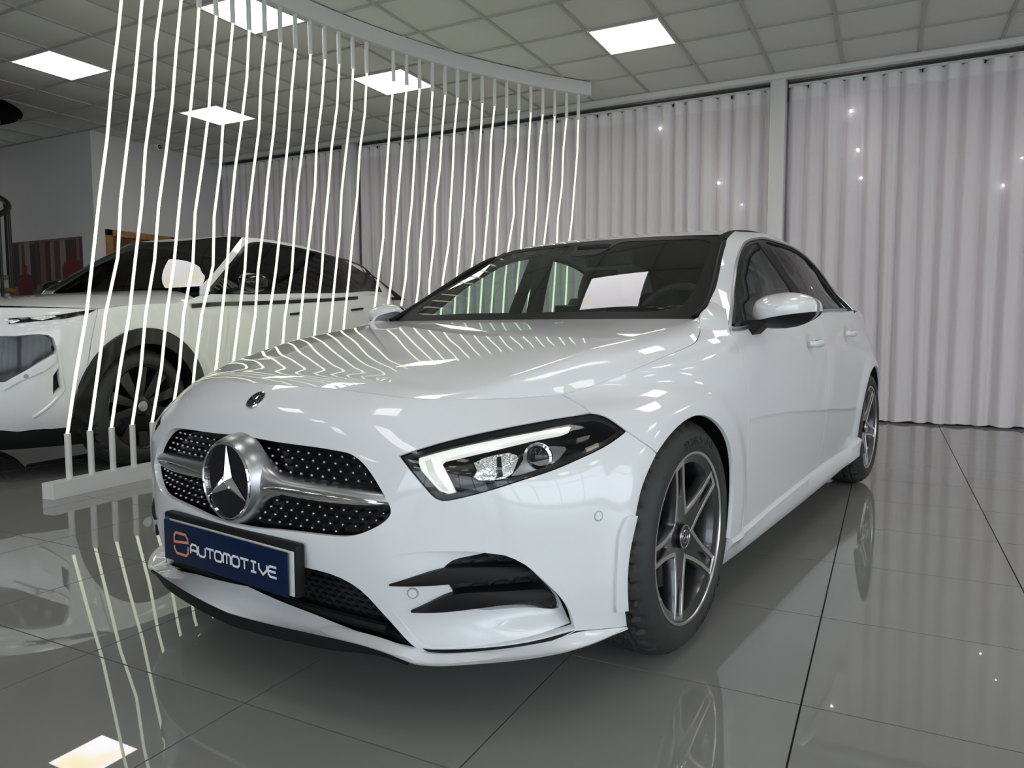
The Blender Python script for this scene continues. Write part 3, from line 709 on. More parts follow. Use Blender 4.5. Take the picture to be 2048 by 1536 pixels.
# scoop around the side vent, recessed towards the wheel
sc_poly = seg(trace([(742, 1160), (752, 1135), (775, 1116), (812, 1107), (860, 1103.5), (946, 1103.5), (1009, 1110.5)]))
sc_poly = loop(sc_poly, seg(trace([(1009, 1110.5), (1036, 1121), (1062, 1138), (1090, 1163.5), (1119, 1192), (1139, 1220), (1147, 1242), (1150, 1257)])),
               seg(trace([(1150, 1257), (1120, 1266), (1070, 1279), (1000, 1291), (930, 1297), (862, 1297)])), seg(trace([(862, 1297), (845, 1290), (815, 1258), (785, 1220), (760, 1188), (742, 1160)])))
scoop_m = mir(sc_poly)
bmp = panel('front_bumper', belt, bump, M_paint, car, holes=[GRP, sc_poly, scoop_m], h=.02, gap=.0016, flange=.02, hflange=.018)
ul = sc_poly[:, 0].min(); zlo = sc_poly[:, 1].min(); zhi = sc_poly[:, 1].max()
def scoop(u, z):
    u = np.asarray(u, float); z = np.asarray(z, float); X = belt(u, z); e = 5e-4
    a = belt(np.abs(u)+e, z)-belt(np.abs(u)-e, z); b = belt(np.abs(u), z+e)-belt(np.abs(u), z-e); n = np.cross(a, b); n /= np.linalg.norm(n, axis=-1)[..., None]
    d = .050*sstep(ul+.01, ul+.26, np.abs(u))*(.22+.78*sstep(zlo, zlo+.075, z))
    n = n*np.where(u < 0, -1, 1)[..., None]**np.array([1, 0, 0]) if np.ndim(u) else n
    return X-n*d[..., None]
vent = trace([(884, 1141), (903, 1126.5), (960, 1118), (1006, 1112.5), (1024, 1119), (1058, 1139), (1086, 1164.5), (1114, 1192.5), (1133, 1219), (1138, 1236), (1077, 1240), (962, 1239), (938, 1227), (915, 1205), (902, 1190), (892, 1168)])
vent = seg(np.vstack([vent, vent[:1]]), step=.012)[:-1]
panel('vent_scoop', scoop, sc_poly, M_paint, bmp, holes=[vent], h=.012, gap=0., flange=.006, hflange=.02, mirror=True)
slp = loop(seg(trace([(1148, 1261), (1120, 1269), (1060, 1284), (980, 1295), (900, 1299), (862, 1299)])), seg(trace([(862, 1299), (846, 1297)])), seg(trace([(846, 1297), (862, 1306), (940, 1304.5), (1027, 1296), (1090, 1285), (1148, 1261)])))
panel('lip_slit', belt, slp, M_plast, bmp, gap=0., flange=.004, h=.02, mirror=True, off=.0015)
# black honeycomb-textured backing and the two blades
def back(d): return lambda u, z: scoop(u, z)-normals_belt(u, z)*d
def normals_belt(u, z): return normals_of(belt, np.stack([np.ravel(u), np.ravel(z)], 1)).reshape(np.shape(u)+(3,))
M_mesh = mat('black_vent_mesh', (.010, .010, .011), .5, bump=(90, .6, .006))
panel('vent_grille', back(.016), inset(vent, -.012), M_mesh, bmp, h=.02, gap=0., flange=0, mirror=True)
# raised hexagon ridges of the vent mesh
def on_surface_blocks(fn, poly, du, dz, w, hgt, t, name, m, parent, mirror=True, shape=None):
    lo, hi = poly.min(0), poly.max(0); MBs = [MB(), MB()]
    r = 0
    for z in np.arange(lo[1]+dz/2, hi[1], dz):
        for u in np.arange(lo[0]+du/2+(r % 2)*du/2, hi[0], du):
            P = np.array([[u-w/2, z-hgt/3], [u-w/4, z-hgt/2], [u+w/4, z-hgt/2], [u+w/2, z-hgt/3], [u+w/3, z+hgt/2], [u-w/3, z+hgt/2]])
            if not inside(P, poly).all(): continue
            X = fn(P[:, 0], P[:, 1]); N = normals_of(fn, P); top = X+N*t*np.array([1, 1, 1, 1, .1, .1])[:, None]; n = len(P)
            for s, mb in zip((1, -1), MBs):
                V = np.vstack([X, top])*[s, 1, 1]; F = [tuple(range(n, 2*n))]+[(i, (i+1) % n, n+(i+1) % n, n+i) for i in range(n)]
                mb.add(V, F if s > 0 else [f[::-1] for f in F])
        r += 1
    for mb in MBs[:2 if mirror else 1]:
        if mb.V: tag(mb.obj(name, m, parent, False), kind='stuff')
on_surface_blocks(back(.016), vent, .036, .018, .030, .010, .006, 'vent_ridge', M_plast, bmp)
def blade(top, bot, name):
    """a black fin laid over the scoop: outer skin near the body surface, tapering to a tip"""
    t = seg(trace(top), 24); b = seg(trace(bot), 24)
    def f(off, l): 
        n = normals_belt(l[:, 0], l[:, 1]); base = scoop(l[:, 0], l[:, 1]); surf = belt(l[:, 0], l[:, 1]); k = np.linspace(0, 1, len(l))[:, None]
        return base+n*off
    dpt = lambda l: np.linalg.norm(belt(*l.T)-scoop(*l.T), axis=1)[:, None]; k = np.linspace(0, 1, 24)[:, None]; th = .004+dpt((t+b)/2)*(.97-.30*k)
    ot, ob, it_, ib = f(th*.75, t), f(th, b), f(-.008, t), f(-.008, b); om = (ot+ob)/2+normals_belt(*((t+b)/2).T)*.003
    for s in (1, -1):
        V = np.stack([it_, ot, om, ob, ib], 1).reshape(-1, 3)*[s, 1, 1]; F = grid_faces(24, 5, s > 0)
        F += [(0, 1, 2, 3, 4) if s > 0 else (4, 3, 2, 1, 0), tuple(115+i for i in ((4, 3, 2, 1, 0) if s > 0 else (0, 1, 2, 3, 4)))]
        link(name, mesh(name, V, F, M_plast, True, 30), bmp)
blade([(779, 1168), (830, 1153), (888, 1139.5), (960, 1138), (1060, 1141)], [(783, 1171), (830, 1172), (888, 1170), (960, 1165), (1072, 1153)], 'vent_blade')
blade([(822, 1221), (860, 1206), (898, 1192), (980, 1189), (1098, 1186)], [(827, 1224), (870, 1225), (928, 1222), (1020, 1212), (1116, 1198)], 'vent_blade')
# raised air-curtain trim in front of the wheel
fin = loop(seg(trace([(1250, 1035), (1238, 1060), (1232, 1110), (1229, 1170), (1229, 1222)])), seg(trace([(1229, 1222), (1252, 1219)])), seg(trace([(1252, 1219), (1250, 1178), (1253, 1113), (1261, 1070), (1270, 1031)])), seg(trace([(1270, 1031), (1262, 1030), (1250, 1035)])))
panel('air_curtain_trim', belt, fin, M_paint, bmp, gap=0., flange=.014, mirror=True, off=.009, h=.02)
# parking sensors
def disc_on(fn, q, r, m, name, parent, off=.0015, T=TB, th=.004):
    c = T(q) if len(q) == 2 and q[0] > 5 else np.array(q)
    X = fn(c[:1], c[1:])[0]; n = normals_of(fn, c[None])[0]; a = np.cross(n, [0, 0, 1.]); a /= np.linalg.norm(a); b = np.cross(n, a)
    for s in (1, -1):
        V = []; N = 20
        for rr_, o in ((r, -th), (r, off*.6), (r*.92, off), (r*.001, off)):
            for k in range(N):
                an = 2*math.pi*k/N*s; V.append((X+n*o+rr_*(a*math.cos(an)+b*math.sin(an)))*[s, 1, 1])
        F = [(i*N+j, i*N+(j+1) % N, (i+1)*N+(j+1) % N, (i+1)*N+j) for i in range(3) for j in range(N)]
        link(name, mesh(name, V, F, m, True, 40), parent)
for q in [(1197, 1032), (825, 1187)]:
    disc_on(belt, q, .0125, mat('sensor_ring', (.35, .36, .37), .4), 'sensor_ring', bmp, .0008)
    disc_on(belt, q, .0100, M_paint, 'parking_sensor', bmp, .0018)
# ---- front lip blade
PLP = curve([(-.3, -.83), (0, -.852), (.3, -.832), (.5, -.778), (.6, -.732), (.68, -.672), (.76, -.578), (.82, -.465), (.855, -.35), (.868, -.28)], 400)
PLS = np.r_[0, np.cumsum(np.hypot(*np.diff(PLP, axis=0).T))]; PL0 = np.interp(0, PLP[:, 0], PLS)
def lipwall(s, z):
    s = np.asarray(s, float); z = np.asarray(z, float); sh = np.broadcast(s, z).shape; s = np.broadcast_to(s, sh)+PL0
    return np.stack([np.interp(s, PLS, PLP[:, 0]), np.interp(s, PLS, PLP[:, 1])+(z-.18)*.0, np.broadcast_to(z, sh)], -1)
TL = Tracer(lipwall, np.linspace(-.25, PLS[-1]-PL0, 160), np.linspace(.06, .30, 60))
lip_b = trace([(457, 1228), (512, 1243), (600, 1263), (680, 1281), (740, 1297), (790, 1315), (822, 1327), (850, 1331.5), (930, 1330), (1050, 1319), (1150, 1300), (1218, 1276), (1257, 1257)], TL)
lip_b[0, 0] = 0
lip_t = trace([(512.6, 1203.7), (568, 1224.5), (651.8, 1245.4), (735, 1266), (790, 1283), (836, 1300.5)], TL)
NL = 70
sb = np.linspace(0, lip_b[-1, 0], NL); LB = lipwall(sb, nat_basis(sb, lip_b[:, 0]) @ lip_b[:, 1])
inn = lambda d: np.stack([np.interp(sb+PL0, PLS, PLP[:, 0]), np.interp(sb+PL0, PLS, PLP[:, 1])], 1)
# upper edge: under the intake it sits 65 mm behind the lip, outboard it meets the slit below the vent
sl3 = belt(*np.vstack([low_e, slit]).T); sl3 = sl3[np.argsort(sl3[:, 0])]
ztop = np.interp(sb, [0, .25, .45, .58], [.243, .222, .190, .180])
lsx = belt(*np.vstack([slit[::-1], low_e[::-1]]).T); lsd = np.r_[0, np.cumsum(np.linalg.norm(np.diff(lsx, axis=0), axis=1))]
LT = []
for k, s in enumerate(sb):
    p = LB[k]; t = float(sstep(.50, .60, s)); q0 = np.array([p[0]*.985, p[1]+.062, ztop[k]])
    f = (s-.565)/(sb[-1]-.565)*lsd[-1]; qq = np.array([np.interp(max(0, f), lsd, lsx[:, c]) for c in range(3)]); LT.append(q0*(1-t)+qq*t)
LT = np.array(LT)
for _ in range(3): LT[1:-1] = (LT[:-2]+2*LT[1:-1]+LT[2:])/4
tg = np.gradient(LB, axis=0); tg /= np.linalg.norm(tg[:, :2], axis=1)[:, None]; inw = np.stack([-tg[:, 1], tg[:, 0], 0*tg[:, 0]], 1)
rows = [LT+inw*.02-[0, 0, .02], LT, LT*.62+LB*.38+[0, -.002, -.004], LT*.25+LB*.75+[0, -.004, -.002], LB+[0, 0, .003], LB+inw*.006-[0, 0, .003], LB+inw*.05+[0, 0, .004]]
R_ = np.stack(rows, 1)
full = np.concatenate([(R_*[-1, 1, 1])[:0:-1], R_])
link('front_lip', mesh('front_lip', full.reshape(-1, 3), grid_faces(len(full), 7, True), M_paint, True, 50), car)
nd = int(NL*.50); tap = .012+.022*(1-sstep(.55, 1, np.linspace(0, 1, nd)))[:, None]; dn = np.array([0, 0, -1.])
und = np.stack([LB[:nd]+inw[:nd]*.004+dn*.001, LB[:nd]+inw[:nd]*.008+dn*tap, LB[:nd]+inw[:nd]*.20+dn*(tap-.004)], 1)
uf = np.concatenate([(und*[-1, 1, 1])[:0:-1], und])
link('lip_splitter', mesh('lip_splitter', uf.reshape(-1, 3), grid_faces(len(uf), 3, True), M_plast, True, 40), car)
# ---- lower intake: dark mesh behind the plate
low = empty('lower_grille', (0, 0, 0), parent=car)
def lowsurf(a, z): a = np.asarray(a, float); z = np.asarray(z, float); return np.stack([a, -.735+.20*a*a+0*z, z+0*a], -1)
IP3 = belt(*intk.T); lp = [(x, z) for x, y, z in IP3]
poly = np.array([(0, .21)]+[(x*1.03, z) for x, z in lp]+[(0, .36)]); poly = np.vstack([poly, poly[-2:0:-1]*[-1, 1]])
panel('mesh_backing', lowsurf, poly, M_mesh, low, gap=0., flange=0, h=.05)
def lowdiamonds():
    mb = MB()
    for r, z in enumerate(np.arange(.20, .345, .013)):
        for x in np.arange(-.62+(r % 2)*.014, .62, .028):
            if not inside(np.array([[x, z]]), poly)[0]: continue
            P = [(x-.012, z), (x, z-.004), (x+.012, z), (x, z+.004)]; X = lowsurf(*np.array(P).T); mb.add(np.vstack([X, X+[0, -.006, 0]]), [(4, 5, 6, 7), (0, 1, 5, 4), (1, 2, 6, 5), (2, 3, 7, 6), (3, 0, 4, 7)])
    tag(mb.obj('mesh_ridge', M_plast, low, False), kind='stuff')
lowdiamonds()
MB().tube([(x, -.765+.20*x*x, .225-.02*abs(x)) for x in np.linspace(-.44, .44, 25)], .012, 8).obj('cross_slat', M_plast, low)
# ---- main grille
grl = empty('grille', (0, 0, 0), parent=car)
gsurf = lambda u, z: belt(u, z)-normals_belt(u, z)*.030
panel('grille_backing', lambda u, z: belt(u, z)-normals_belt(u, z)*.040, inset(GRP, -.012), M_black, grl, gap=0., flange=0, h=.03)
pins = MB(); stems = MB(); nr = 11
zmin, zmax = GRP[:, 1].min(), GRP[:, 1].max()
for r in range(13):
    z = .425+r*.0172
    for k in range(-24, 25):
        u = k*.0235+(r % 2)*.01175
        if not inside(np.array([[u, z]]), inset(GRP, .006))[0]: continue
        X = gsurf(np.array([u]), np.array([z]))[0]; n = normals_belt(np.array([u]), np.array([z]))[0]
        if math.hypot(X[0], X[2]-.525) < .098: continue
        if abs(z-.526) < .021: continue
        a = np.cross(n, [0, 0, 1.]); a /= np.linalg.norm(a); b = np.cross(n, a)
        V = [X+n*.0105]; ring = []
        for rr_, o in ((.0034, .0085), (.0038, .003)):
            for q in range(8): V.append(X+n*o+rr_*(a*math.cos(q*math.pi/4)+b*math.sin(q*math.pi/4)))
        F = [(0, 1+q, 1+(q+1) % 8) for q in range(8)]+[(1+q, 9+q, 9+(q+1) % 8, 1+(q+1) % 8) for q in range(8)]
        pins.add(V, F)
        W = [X+n*.004+a*d*.0045+b*e*.0028 for d, e in ((-1, -1), (1, -1), (1, 1), (-1, 1))]+[X-n*.012+a*d*.0045+b*e*.0028 for d, e in ((-1, -1), (1, -1), (1, 1), (-1, 1))]
        stems.add(W, [(0, 1, 2, 3), (0, 4, 5, 1), (1, 5, 6, 2), (2, 6, 7, 3), (3, 7, 4, 0)])
tag(pins.obj('grille_stud', mat('grille_stud_metal', (.42, .42, .43), .22, 1.), grl, True, 60), kind='stuff'); tag(stems.obj('grille_lattice', M_plast, grl, False), kind='stuff')
# silver cross bar with chrome insert, flowing into the star housing
_bu = np.linspace(0, .42, 80); _bx = belt(_bu, np.full(80, .52)); bar_u = lambda x: np.interp(x, _bx[:, 0], _bu)
def bar(side):
    xs = np.linspace(.06, .478, 44); V = []
    for x in xs:
        t = (x-.06)/.418; sp = math.exp(-((x-.06)/.052)**1.6); u = np.array([bar_u(x)]); Y = belt(u, np.array([.52]))[0, 1]+.004+.010*t
        hup = .022-.006*t+.060*sp; hdn = .024-.008*t+.058*sp; zc = .528-.004*t
        prof = [(.035, hup+.002), (.012, hup), (.002, hup*.80), (-.006, hup*.35), (-.009, -.10*hdn), (-.006, -.55*hdn), (.004, -.92*hdn), (.016, -hdn), (.035, -hdn)]
        for dy, dz in prof: V.append((x*side, Y+dy-.006*sp, zc+dz))
    return mesh('cross_bar', V, grid_faces(44, 9, side > 0), M_satin, True, 60)
link('cross_bar', bar(1), grl); link('cross_bar', bar(-1), grl)
def bar_chrome(side):
    V = []; xs = np.linspace(.112, .466, 40)
    for x in xs:
        t0 = (x-.06)/.418; Y = belt(np.array([bar_u(x)]), np.array([.52]))[0, 1]+.004+.010*t0
        t = (x-.112)/.354; w = .0115*math.sin(math.pi*min(1, max(0, t)))**.45+.0003; zc = .5195-.002*t
        for a in range(7):
            an = -math.pi/2+math.pi*a/6; V.append((x*side, Y-.0075-.009*math.cos(an)*(w/.0118), zc+w*math.sin(an)))
    return mesh('chrome_strip', V, grid_faces(40, 7, side < 0), M_chrome, True)
link('chrome_strip', bar_chrome(1), grl); link('chrome_strip', bar_chrome(-1), grl)
# star emblem
st = empty('star_emblem', (0, -.826, .527), parent=car)
MB().lathe([(.035, .116), (.010, .112), (-.008, .105), (-.016, .0995)], 64, 'y').obj('emblem_housing', M_satin, st)
MB().lathe([(-.012, .100), (-.018, .099), (-.021, .0955), (-.019, .092), (-.010, .0905)], 64, 'y').obj('chrome_ring', M_chrome, st)
MB().lathe([(-.011, .0005), (-.011, .092)], 48, 'y').obj('emblem_disc', mat('emblem_dark_glass', (.006, .006, .012), .05), st)
V = []; F = []
for k in range(3):
    a = math.pi/2+k*2*math.pi/3; tip = (.0885*math.cos(a), -.0135, .0885*math.sin(a)); c = (0, -.024, 0)
    l = (.0205*math.cos(a+math.pi/3), -.0125, .0205*math.sin(a+math.pi/3)); r = (.0205*math.cos(a-math.pi/3), -.0125, .0205*math.sin(a-math.pi/3))
    b = len(V); V += [c, tip, l, r]; F += [(b, b+1, b+2), (b, b+3, b+1)]
link('three_pointed_star', mesh('three_pointed_star', V, F, M_chrome, False), st)
# small round badge on the nose
bd = empty('nose_badge', (0, 0, 0), parent=car)
cb = TB((513, 800)); Xb = belt(np.array([0.]), cb[1:])[0]; nb_ = normals_of(belt, np.array([[0., cb[1]]]))[0]; ab = np.array([1., 0, 0]); bb = np.cross(nb_, ab)
def badge(r0, r1, o, m, nm):
    N = 32; V = []
    for (r_, o_) in ((r1, o-.003), (r1, o), (r0, o+.0006)):
        for k in range(N): V.append(Xb+nb_*o_+r_*(ab*math.cos(2*math.pi*k/N)+bb*math.sin(2*math.pi*k/N)))
    link(nm, mesh(nm, V, [(i*N+j, (i+1)*N+j, (i+1)*N+(j+1) % N, i*N+(j+1) % N)[::-1] for i in range(2) for j in range(N)], m, True, 40), bd)
badge(.0005, .028, .0015, M_black, 'badge_disc'); badge(.0245, .0285, .0024, M_chrome, 'badge_rim'); badge(.0140, .0155, .0024, M_chrome, 'badge_ring')
V = []; F = []
for k in range(3):
    a = math.pi/2+k*2*math.pi/3; P2 = [(0, 0), (.0135*math.cos(a), .0135*math.sin(a)), (.0035*math.cos(a+1.05), .0035*math.sin(a+1.05)), (.0035*math.cos(a-1.05), .0035*math.sin(a-1.05))]
    b = len(V); V += [Xb+nb_*(.0045 if i == 0 else .003)+ab*p[0]+bb*p[1] for i, p in enumerate(P2)]; F += [(b, b+1, b+2), (b, b+3, b+1)]
link('badge_star', mesh('badge_star', V, F, M_chrome, False), bd)
V = []; F = []
for k in range(18):
    a = 2*math.pi*k/18
    if k in (0, 9): continue
    b = len(V)
    for (r_, da) in ((.0178, -.07), (.0178, .07), (.0222, .06), (.0222, -.06)): V.append(Xb+nb_*.0029+r_*(ab*math.cos(a+da)+bb*math.sin(a+da)))
    F.append((b, b+1, b+2, b+3))
link('badge_wreath', mesh('badge_wreath', V, F, M_chrome, False), bd)
# ---- bonnet
cr = curve([(.533, -.592, .740), (.559, -.531, .760), (.588, -.457, .782), (.612, -.378, .800), (.657, -.193, .841), (.695, .003, .874), (.706, .22, .905), (.710, .424, .9335)], 120)
sh3 = belt(*sh_front.T); shs = belt(*sh_side.T)
k0 = int(np.argmin(np.hypot(sh3[:, 0]-.533, sh3[:, 1]+.592))); cr = cr+(sh3[k0]-cr[0])*(1-sstep(0, .35, np.linspace(0, 1, 120)))[:, None]
fr_arc = sh3[:k0+1]; rear_arc = lambda a: np.stack([.71*a, .385+.039*a*a, .9425-.009*a*a], -1)
NA, NB = 34, 60; HV = np.zeros((NA, NB, 3))
fa = np.linspace(0, 1, NA); fx = fr_arc[:, 0]/fr_arc[-1, 0]
yc = np.array([-.70, -.6, -.4, -.2, 0, .2, .4, .62]); zc0 = np.array([.7595, .784, .826, .861, .8905, .9155, .9375, .956])
crs = np.linspace(0, 1, 120)
for i, a in enumerate(fa):
    f = np.array([np.interp(a, fx, fr_arc[:, q]) for q in range(3)]); rr_ = rear_arc(np.array([a]))[0]
    for j, t in enumerate(np.linspace(0, 1, NB)):
        c = np.array([np.interp(t, crs, cr[:, q]) for q in range(3)])
        x = a*c[0]; yF = f[1]-fr_arc[-1][1]; yR = rr_[1]-.424; y = c[1]+yF*(1-t)**1.5+yR*t**1.5
        z0 = float(nat_basis(np.array([y]), yc)[0] @ zc0); zcr = np.interp(y, cr[:, 1], cr[:, 2]) if y > cr[0, 1] else cr[0, 2]-(cr[0, 1]-y)*.12
        dome = .004*math.exp(-((a-.55)/.18)**2)*float(sstep(-.6, -.2, y))
        z = z0-(z0-zcr)*a**2.4+dome*0
        zf = f[2]; w = float(1-sstep(0, .14, t)); z = z*(1-w)+(zf+(z-z)*0+ (y-f[1])*.32)*w if w > 0 else z
        HV[i, j] = (x, y, z)
NT = 8; cs = np.linspace(0, 1, NB)
so = np.concatenate([sh3[k0:-1], shs]); sd = np.r_[0, np.cumsum(np.linalg.norm(np.diff(so, axis=0), axis=1))]; sd /= sd[-1]
FV = np.zeros((NB, NT, 3))
for j, t in enumerate(cs):
    c = HV[-1, j]; s = np.array([np.interp(t**1.0, sd, so[:, q]) for q in range(3)])
    for k in range(NT):
        w = k/(NT-1); p = c*(1-w)+s*w; L = np.linalg.norm(s-c); p = p+np.array([.35, 0, .9])*L*.10*math.sin(math.pi*w); FV[j, k] = p
def bonnet():
    V = []; F = []; idx = {}
    def vid(p):
        key = tuple(np.round(p, 6)); 
        if key not in idx: idx[key] = len(V); V.append(p)
        return idx[key]
    for s in (1, -1):
        for i in range(NA-1):
            for j in range(NB-1):
                q = [vid(HV[a, b]*[s, 1, 1]) for a, b in ((i, j), (i+1, j), (i+1, j+1), (i, j+1))]; F.append(q if s > 0 else q[::-1])
        for j in range(NB-1):
            for k in range(NT-1):
                q = [vid(FV[a, b]*[s, 1, 1]) for a, b in ((j, k), (j, k+1), (j+1, k+1), (j+1, k))]
                q = list(dict.fromkeys(q))
                if len(q) > 2: F.append(q if s > 0 else q[::-1])
    me = mesh('bonnet', V, F, M_paint, True, None)
    bm = bmesh.new(); bm.from_mesh(me); bmesh.ops.remove_doubles(bm, verts=bm.verts, dist=1e-6)
    bmesh.ops.recalc_face_normals(bm, faces=bm.faces)
    if sum(f.normal.z for f in bm.faces) < 0: bmesh.ops.reverse_faces(bm, faces=bm.faces)
    # soften the main crease only, then turn the edge down
    be = [e for e in bm.edges if e.is_boundary]
    r = bmesh.ops.extrude_edge_only(bm, edges=be); nv = [g for g in r['geom'] if isinstance(g, bmesh.types.BMVert)]
    for v in nv: v.co += Vector((-.006*np.sign(v.co.x) if abs(v.co.x) > .55 else 0, .006 if v.co.y < -.4 else 0, -.014))
    for e in bm.edges: e.smooth = not (len(e.link_faces) == 2 and e.calc_face_angle(0) > math.radians(38))
    for f in bm.faces: f.smooth = True
    bm.to_mesh(me); bm.free(); return link('bonnet', me, car)
bonnet()
# ---- wings, doors, sills
sc_l = [(1398.8, 641), (1403.5, 627.8), (1410, 618), (1416, 609.5)]
fe_top = seg(trace(sc_l)); fe_ap = seg(trace([(1416, 609.5), (1421, 603.5), (1436, 608), (1451, 618)]))
fe_door = seg(trace([(1451, 618), (1456, 640), (1459, 657), (1463, 669), (1476, 686), (1480, 704), (1482, 720), (1490, 765), (1495, 800), (1497.5, 850), (1496, 917), (1491, 990), (1486, 1056)]))
fe_sill = seg(trace([(1486, 1056), (1459, 1079)]))
wing = loop(sh_side, fe_top, fe_ap, fe_door, fe_sill, ar_t, seam_b[::-1], hl_end[::-1], seam_a[::-1])
panel('wing', belt, wing, M_paint, car, mirror=True)
dl_base = [(1463, 660), (1511, 650), (1580, 636), (1642, 623.5), (1690, 622)]
db = trace(dl_base); db3 = belt(*db.T)
yz = lambda l: np.array([TBy(y, z) for y, z in l])
def TBy(y, z):
    u = np.linspace(.9, 4.3, 900); X = belt(u, np.full(900, z)); return (float(np.interp(y, X[:, 1], u)), z)
dsill = trace([(1486, 1056), (1520, 1027), (1600, 962), (1660, 917), (1698, 889)])
def at_y(tr_, y): X = belt(*tr_.T); return np.array([np.interp(y, X[:, 1], tr_[:, 0]), np.interp(y, X[:, 1], tr_[:, 1])])
YB = 1.56
i_door = len(fe_door)
k_ = int(np.argmin(np.hypot(*(fe_door-TB((1463, 669))).T)))
bt, bb_ = at_y(db, YB), at_y(dsill, YB-.02)
bsm = seg(np.array([bt, TBy(YB+.01, .8), TBy(YB+.01, .6), TBy(YB-.005, .42), bb_]))
def clip_y(tr_, y0, y1):
    X = belt(*tr_.T); s = seg(tr_); XX = belt(*s.T); k = (XX[:, 1] > y0+.01) & (XX[:, 1] < y1-.01); return np.vstack([at_y(tr_, y0), s[k], at_y(tr_, y1)])
d_top1 = clip_y(np.vstack([TB((1459, 659)), db]), belt(*TB((1463, 669))[:, None])[0, 1]+.0, YB)
fdoor = loop(fe_door[k_:][::-1], d_top1, bsm, clip_y(dsill, belt(*dsill[0][:, None])[0, 1], YB-.02)[::-1])
def bdoor(u, z):
    X = belt(u, z); d = 0
    for (yc, zc) in ((1.30, .836), (2.11, .871)):
        d = d+.015*np.exp(-((((X[..., 1]-yc)/.070)**2+((X[..., 2]-zc)/.036)**2)**1.6))
    return X-np.stack([d, 0*d, 0*d], -1)
fd = panel('front_door', bdoor, fdoor, M_paint, car, mirror=True)
ra = np.array([(2.729+.348*math.cos(t), .335+.348*math.sin(t)) for t in np.linspace(math.radians(186), math.radians(-12), 40)])
ra_uv = yz(ra)
rd_rear = yz([(2.385, .31), (2.385, .40), (2.42, .52), (2.50, .62), (2.56, .70), (2.57, .80), (2.54, .90), (2.48, .985)])
rd_top = clip_y(np.vstack([db, [TBy(2.6, 1.0)]]), YB, belt(*rd_rear[-1][:, None])[0, 1])
rdoor = loop(bsm[::-1], rd_top, seg(rd_rear)[::-1], np.vstack([clip_y(np.vstack([dsill, [TBy(2.42, .31)]]), YB-.02, 2.385)])[::-1])
rd = panel('rear_door', bdoor, rdoor, M_paint, car, mirror=True)
rq_back = yz([(3.1, .16), (3.12, .3)])
um = UMAX-.0005
quarter = loop(seg(rd_rear), seg(np.vstack([rd_rear[-1], yz([(2.62, .995), (2.72, 1.0)]), [[4.25, 1.0], [um, 1.0]]])), np.array([[um, 1.0], [um, .16]]), seg(np.vstack([[[um, .16], [4.5, .16]], yz([(3.09, .20)])])), ra_uv[::-1], np.array([rd_rear[0]]))
panel('rear_quarter', belt, quarter, M_paint, car, mirror=True, h=.03)
# side skirts: a swept blade standing proud of the door line
su = np.linspace(0, 1, 50); ds = seg(dsill, 50); dsx = np.vstack([TB((1461, 1078)), dsill, TBy(2.40, .312)]); ds = seg(dsx, 60)
A3 = belt(*ds.T); yy = A3[:, 1]; zb_ = np.interp(yy, [.2, .5, 1.2, 1.8, 2.4], [.165, .163, .170, .182, .200])
ext = .014+.010*sstep(1.9, 2.4, yy)-.004
prof = [A3+[-.03, 0, .004], A3+np.stack([ext*.15, 0*yy, -.002+0*yy], 1), A3*1+np.stack([ext, 0*yy, -.012+0*yy], 1)]
q2 = A3.copy(); q2[:, 2] = A3[:, 2]*.45+zb_*.55; q2[:, 0] = .868+ext*.55; q3 = A3.copy(); q3[:, 2] = zb_+.012; q3[:, 0] = .858+ext; q4 = A3.copy(); q4[:, 2] = zb_; q4[:, 0] = .850+ext*.6; q5 = q4-[.12, 0, -.01]
SK = np.stack(prof+[q2, q3, q4, q5], 1)
for s in (1, -1):
    V = (SK*[s, 1, 1]).reshape(-1, 3); F = grid_faces(60, 7, s > 0); F += [tuple(range(7)) if s > 0 else tuple(range(6, -1, -1)), tuple(59*7+i for i in (range(6, -1, -1) if s > 0 else range(7)))]
    link('side_skirt', mesh('side_skirt', V, F, M_paint, True, 40), car)
# ================================================================== WHITE HATCHBACK: glass, roof, lamps, wheels, cabin
def clip_half(poly, a, b):
    """keeps the part of poly to the left of the line a->b"""
    a = np.asarray(a); b = np.asarray(b); n = np.array([-(b-a)[1], (b-a)[0]]); out = []
    for i in range(len(poly)):
        p, q = poly[i], poly[(i+1) % len(poly)]; dp, dq = (p-a)@n, (q-a)@n
        if dp >= 0: out.append(p)
        if dp*dq < 0: out.append(p+(q-p)*dp/(dp-dq))
    return np.array(out)
# ---- side frame: screen pillar, roof rail, rear pillar around the side windows
ws_px = [(1416, 609.5), (1422, 593), (1429, 571), (1435, 546), (1440, 520), (1447, 493), (1456, 474.6), (1469, 462)]
ws_e = trace(ws_px, TG)
def rail_z(y, x=.548):
    z = np.linspace(1.2, 1.369, 300); X = ghouse(np.full(300, y), z)[:, 0]; return float(np.interp(-x, -X, z))
rail = np.array([(y, rail_z(y, .548-.10*float(sstep(2.2, 2.75, y)))) for y in np.linspace(ws_e[-1, 0]+.08, 2.62, 16)])
dlo_t = trace([(1458.5, 657), (1461, 625), (1464, 597), (1467, 563), (1471, 531), (1476, 510), (1482, 495), (1489, 486), (1499, 480.5), (1512, 477.5), (1526, 476.5)], TG)
dlo_r = np.array([(1.62, 1.307), (1.80, 1.298), (1.98, 1.275), (2.14, 1.235), (2.28, 1.175), (2.38, 1.105), (2.44, 1.04), (2.465, 1.0)])
dlo_up = seg(np.vstack([dlo_t, dlo_r]))
dbl = belt(*seg(db).T)[:, 1:]; dbl = dbl[dbl[:, 0] < 2.44]
dlo = loop(dlo_up, np.vstack([[2.465, 1.0], dbl[::-1]]))
ap0 = trace([(1421, 603.5), (1436, 608), (1451, 618)], TG)
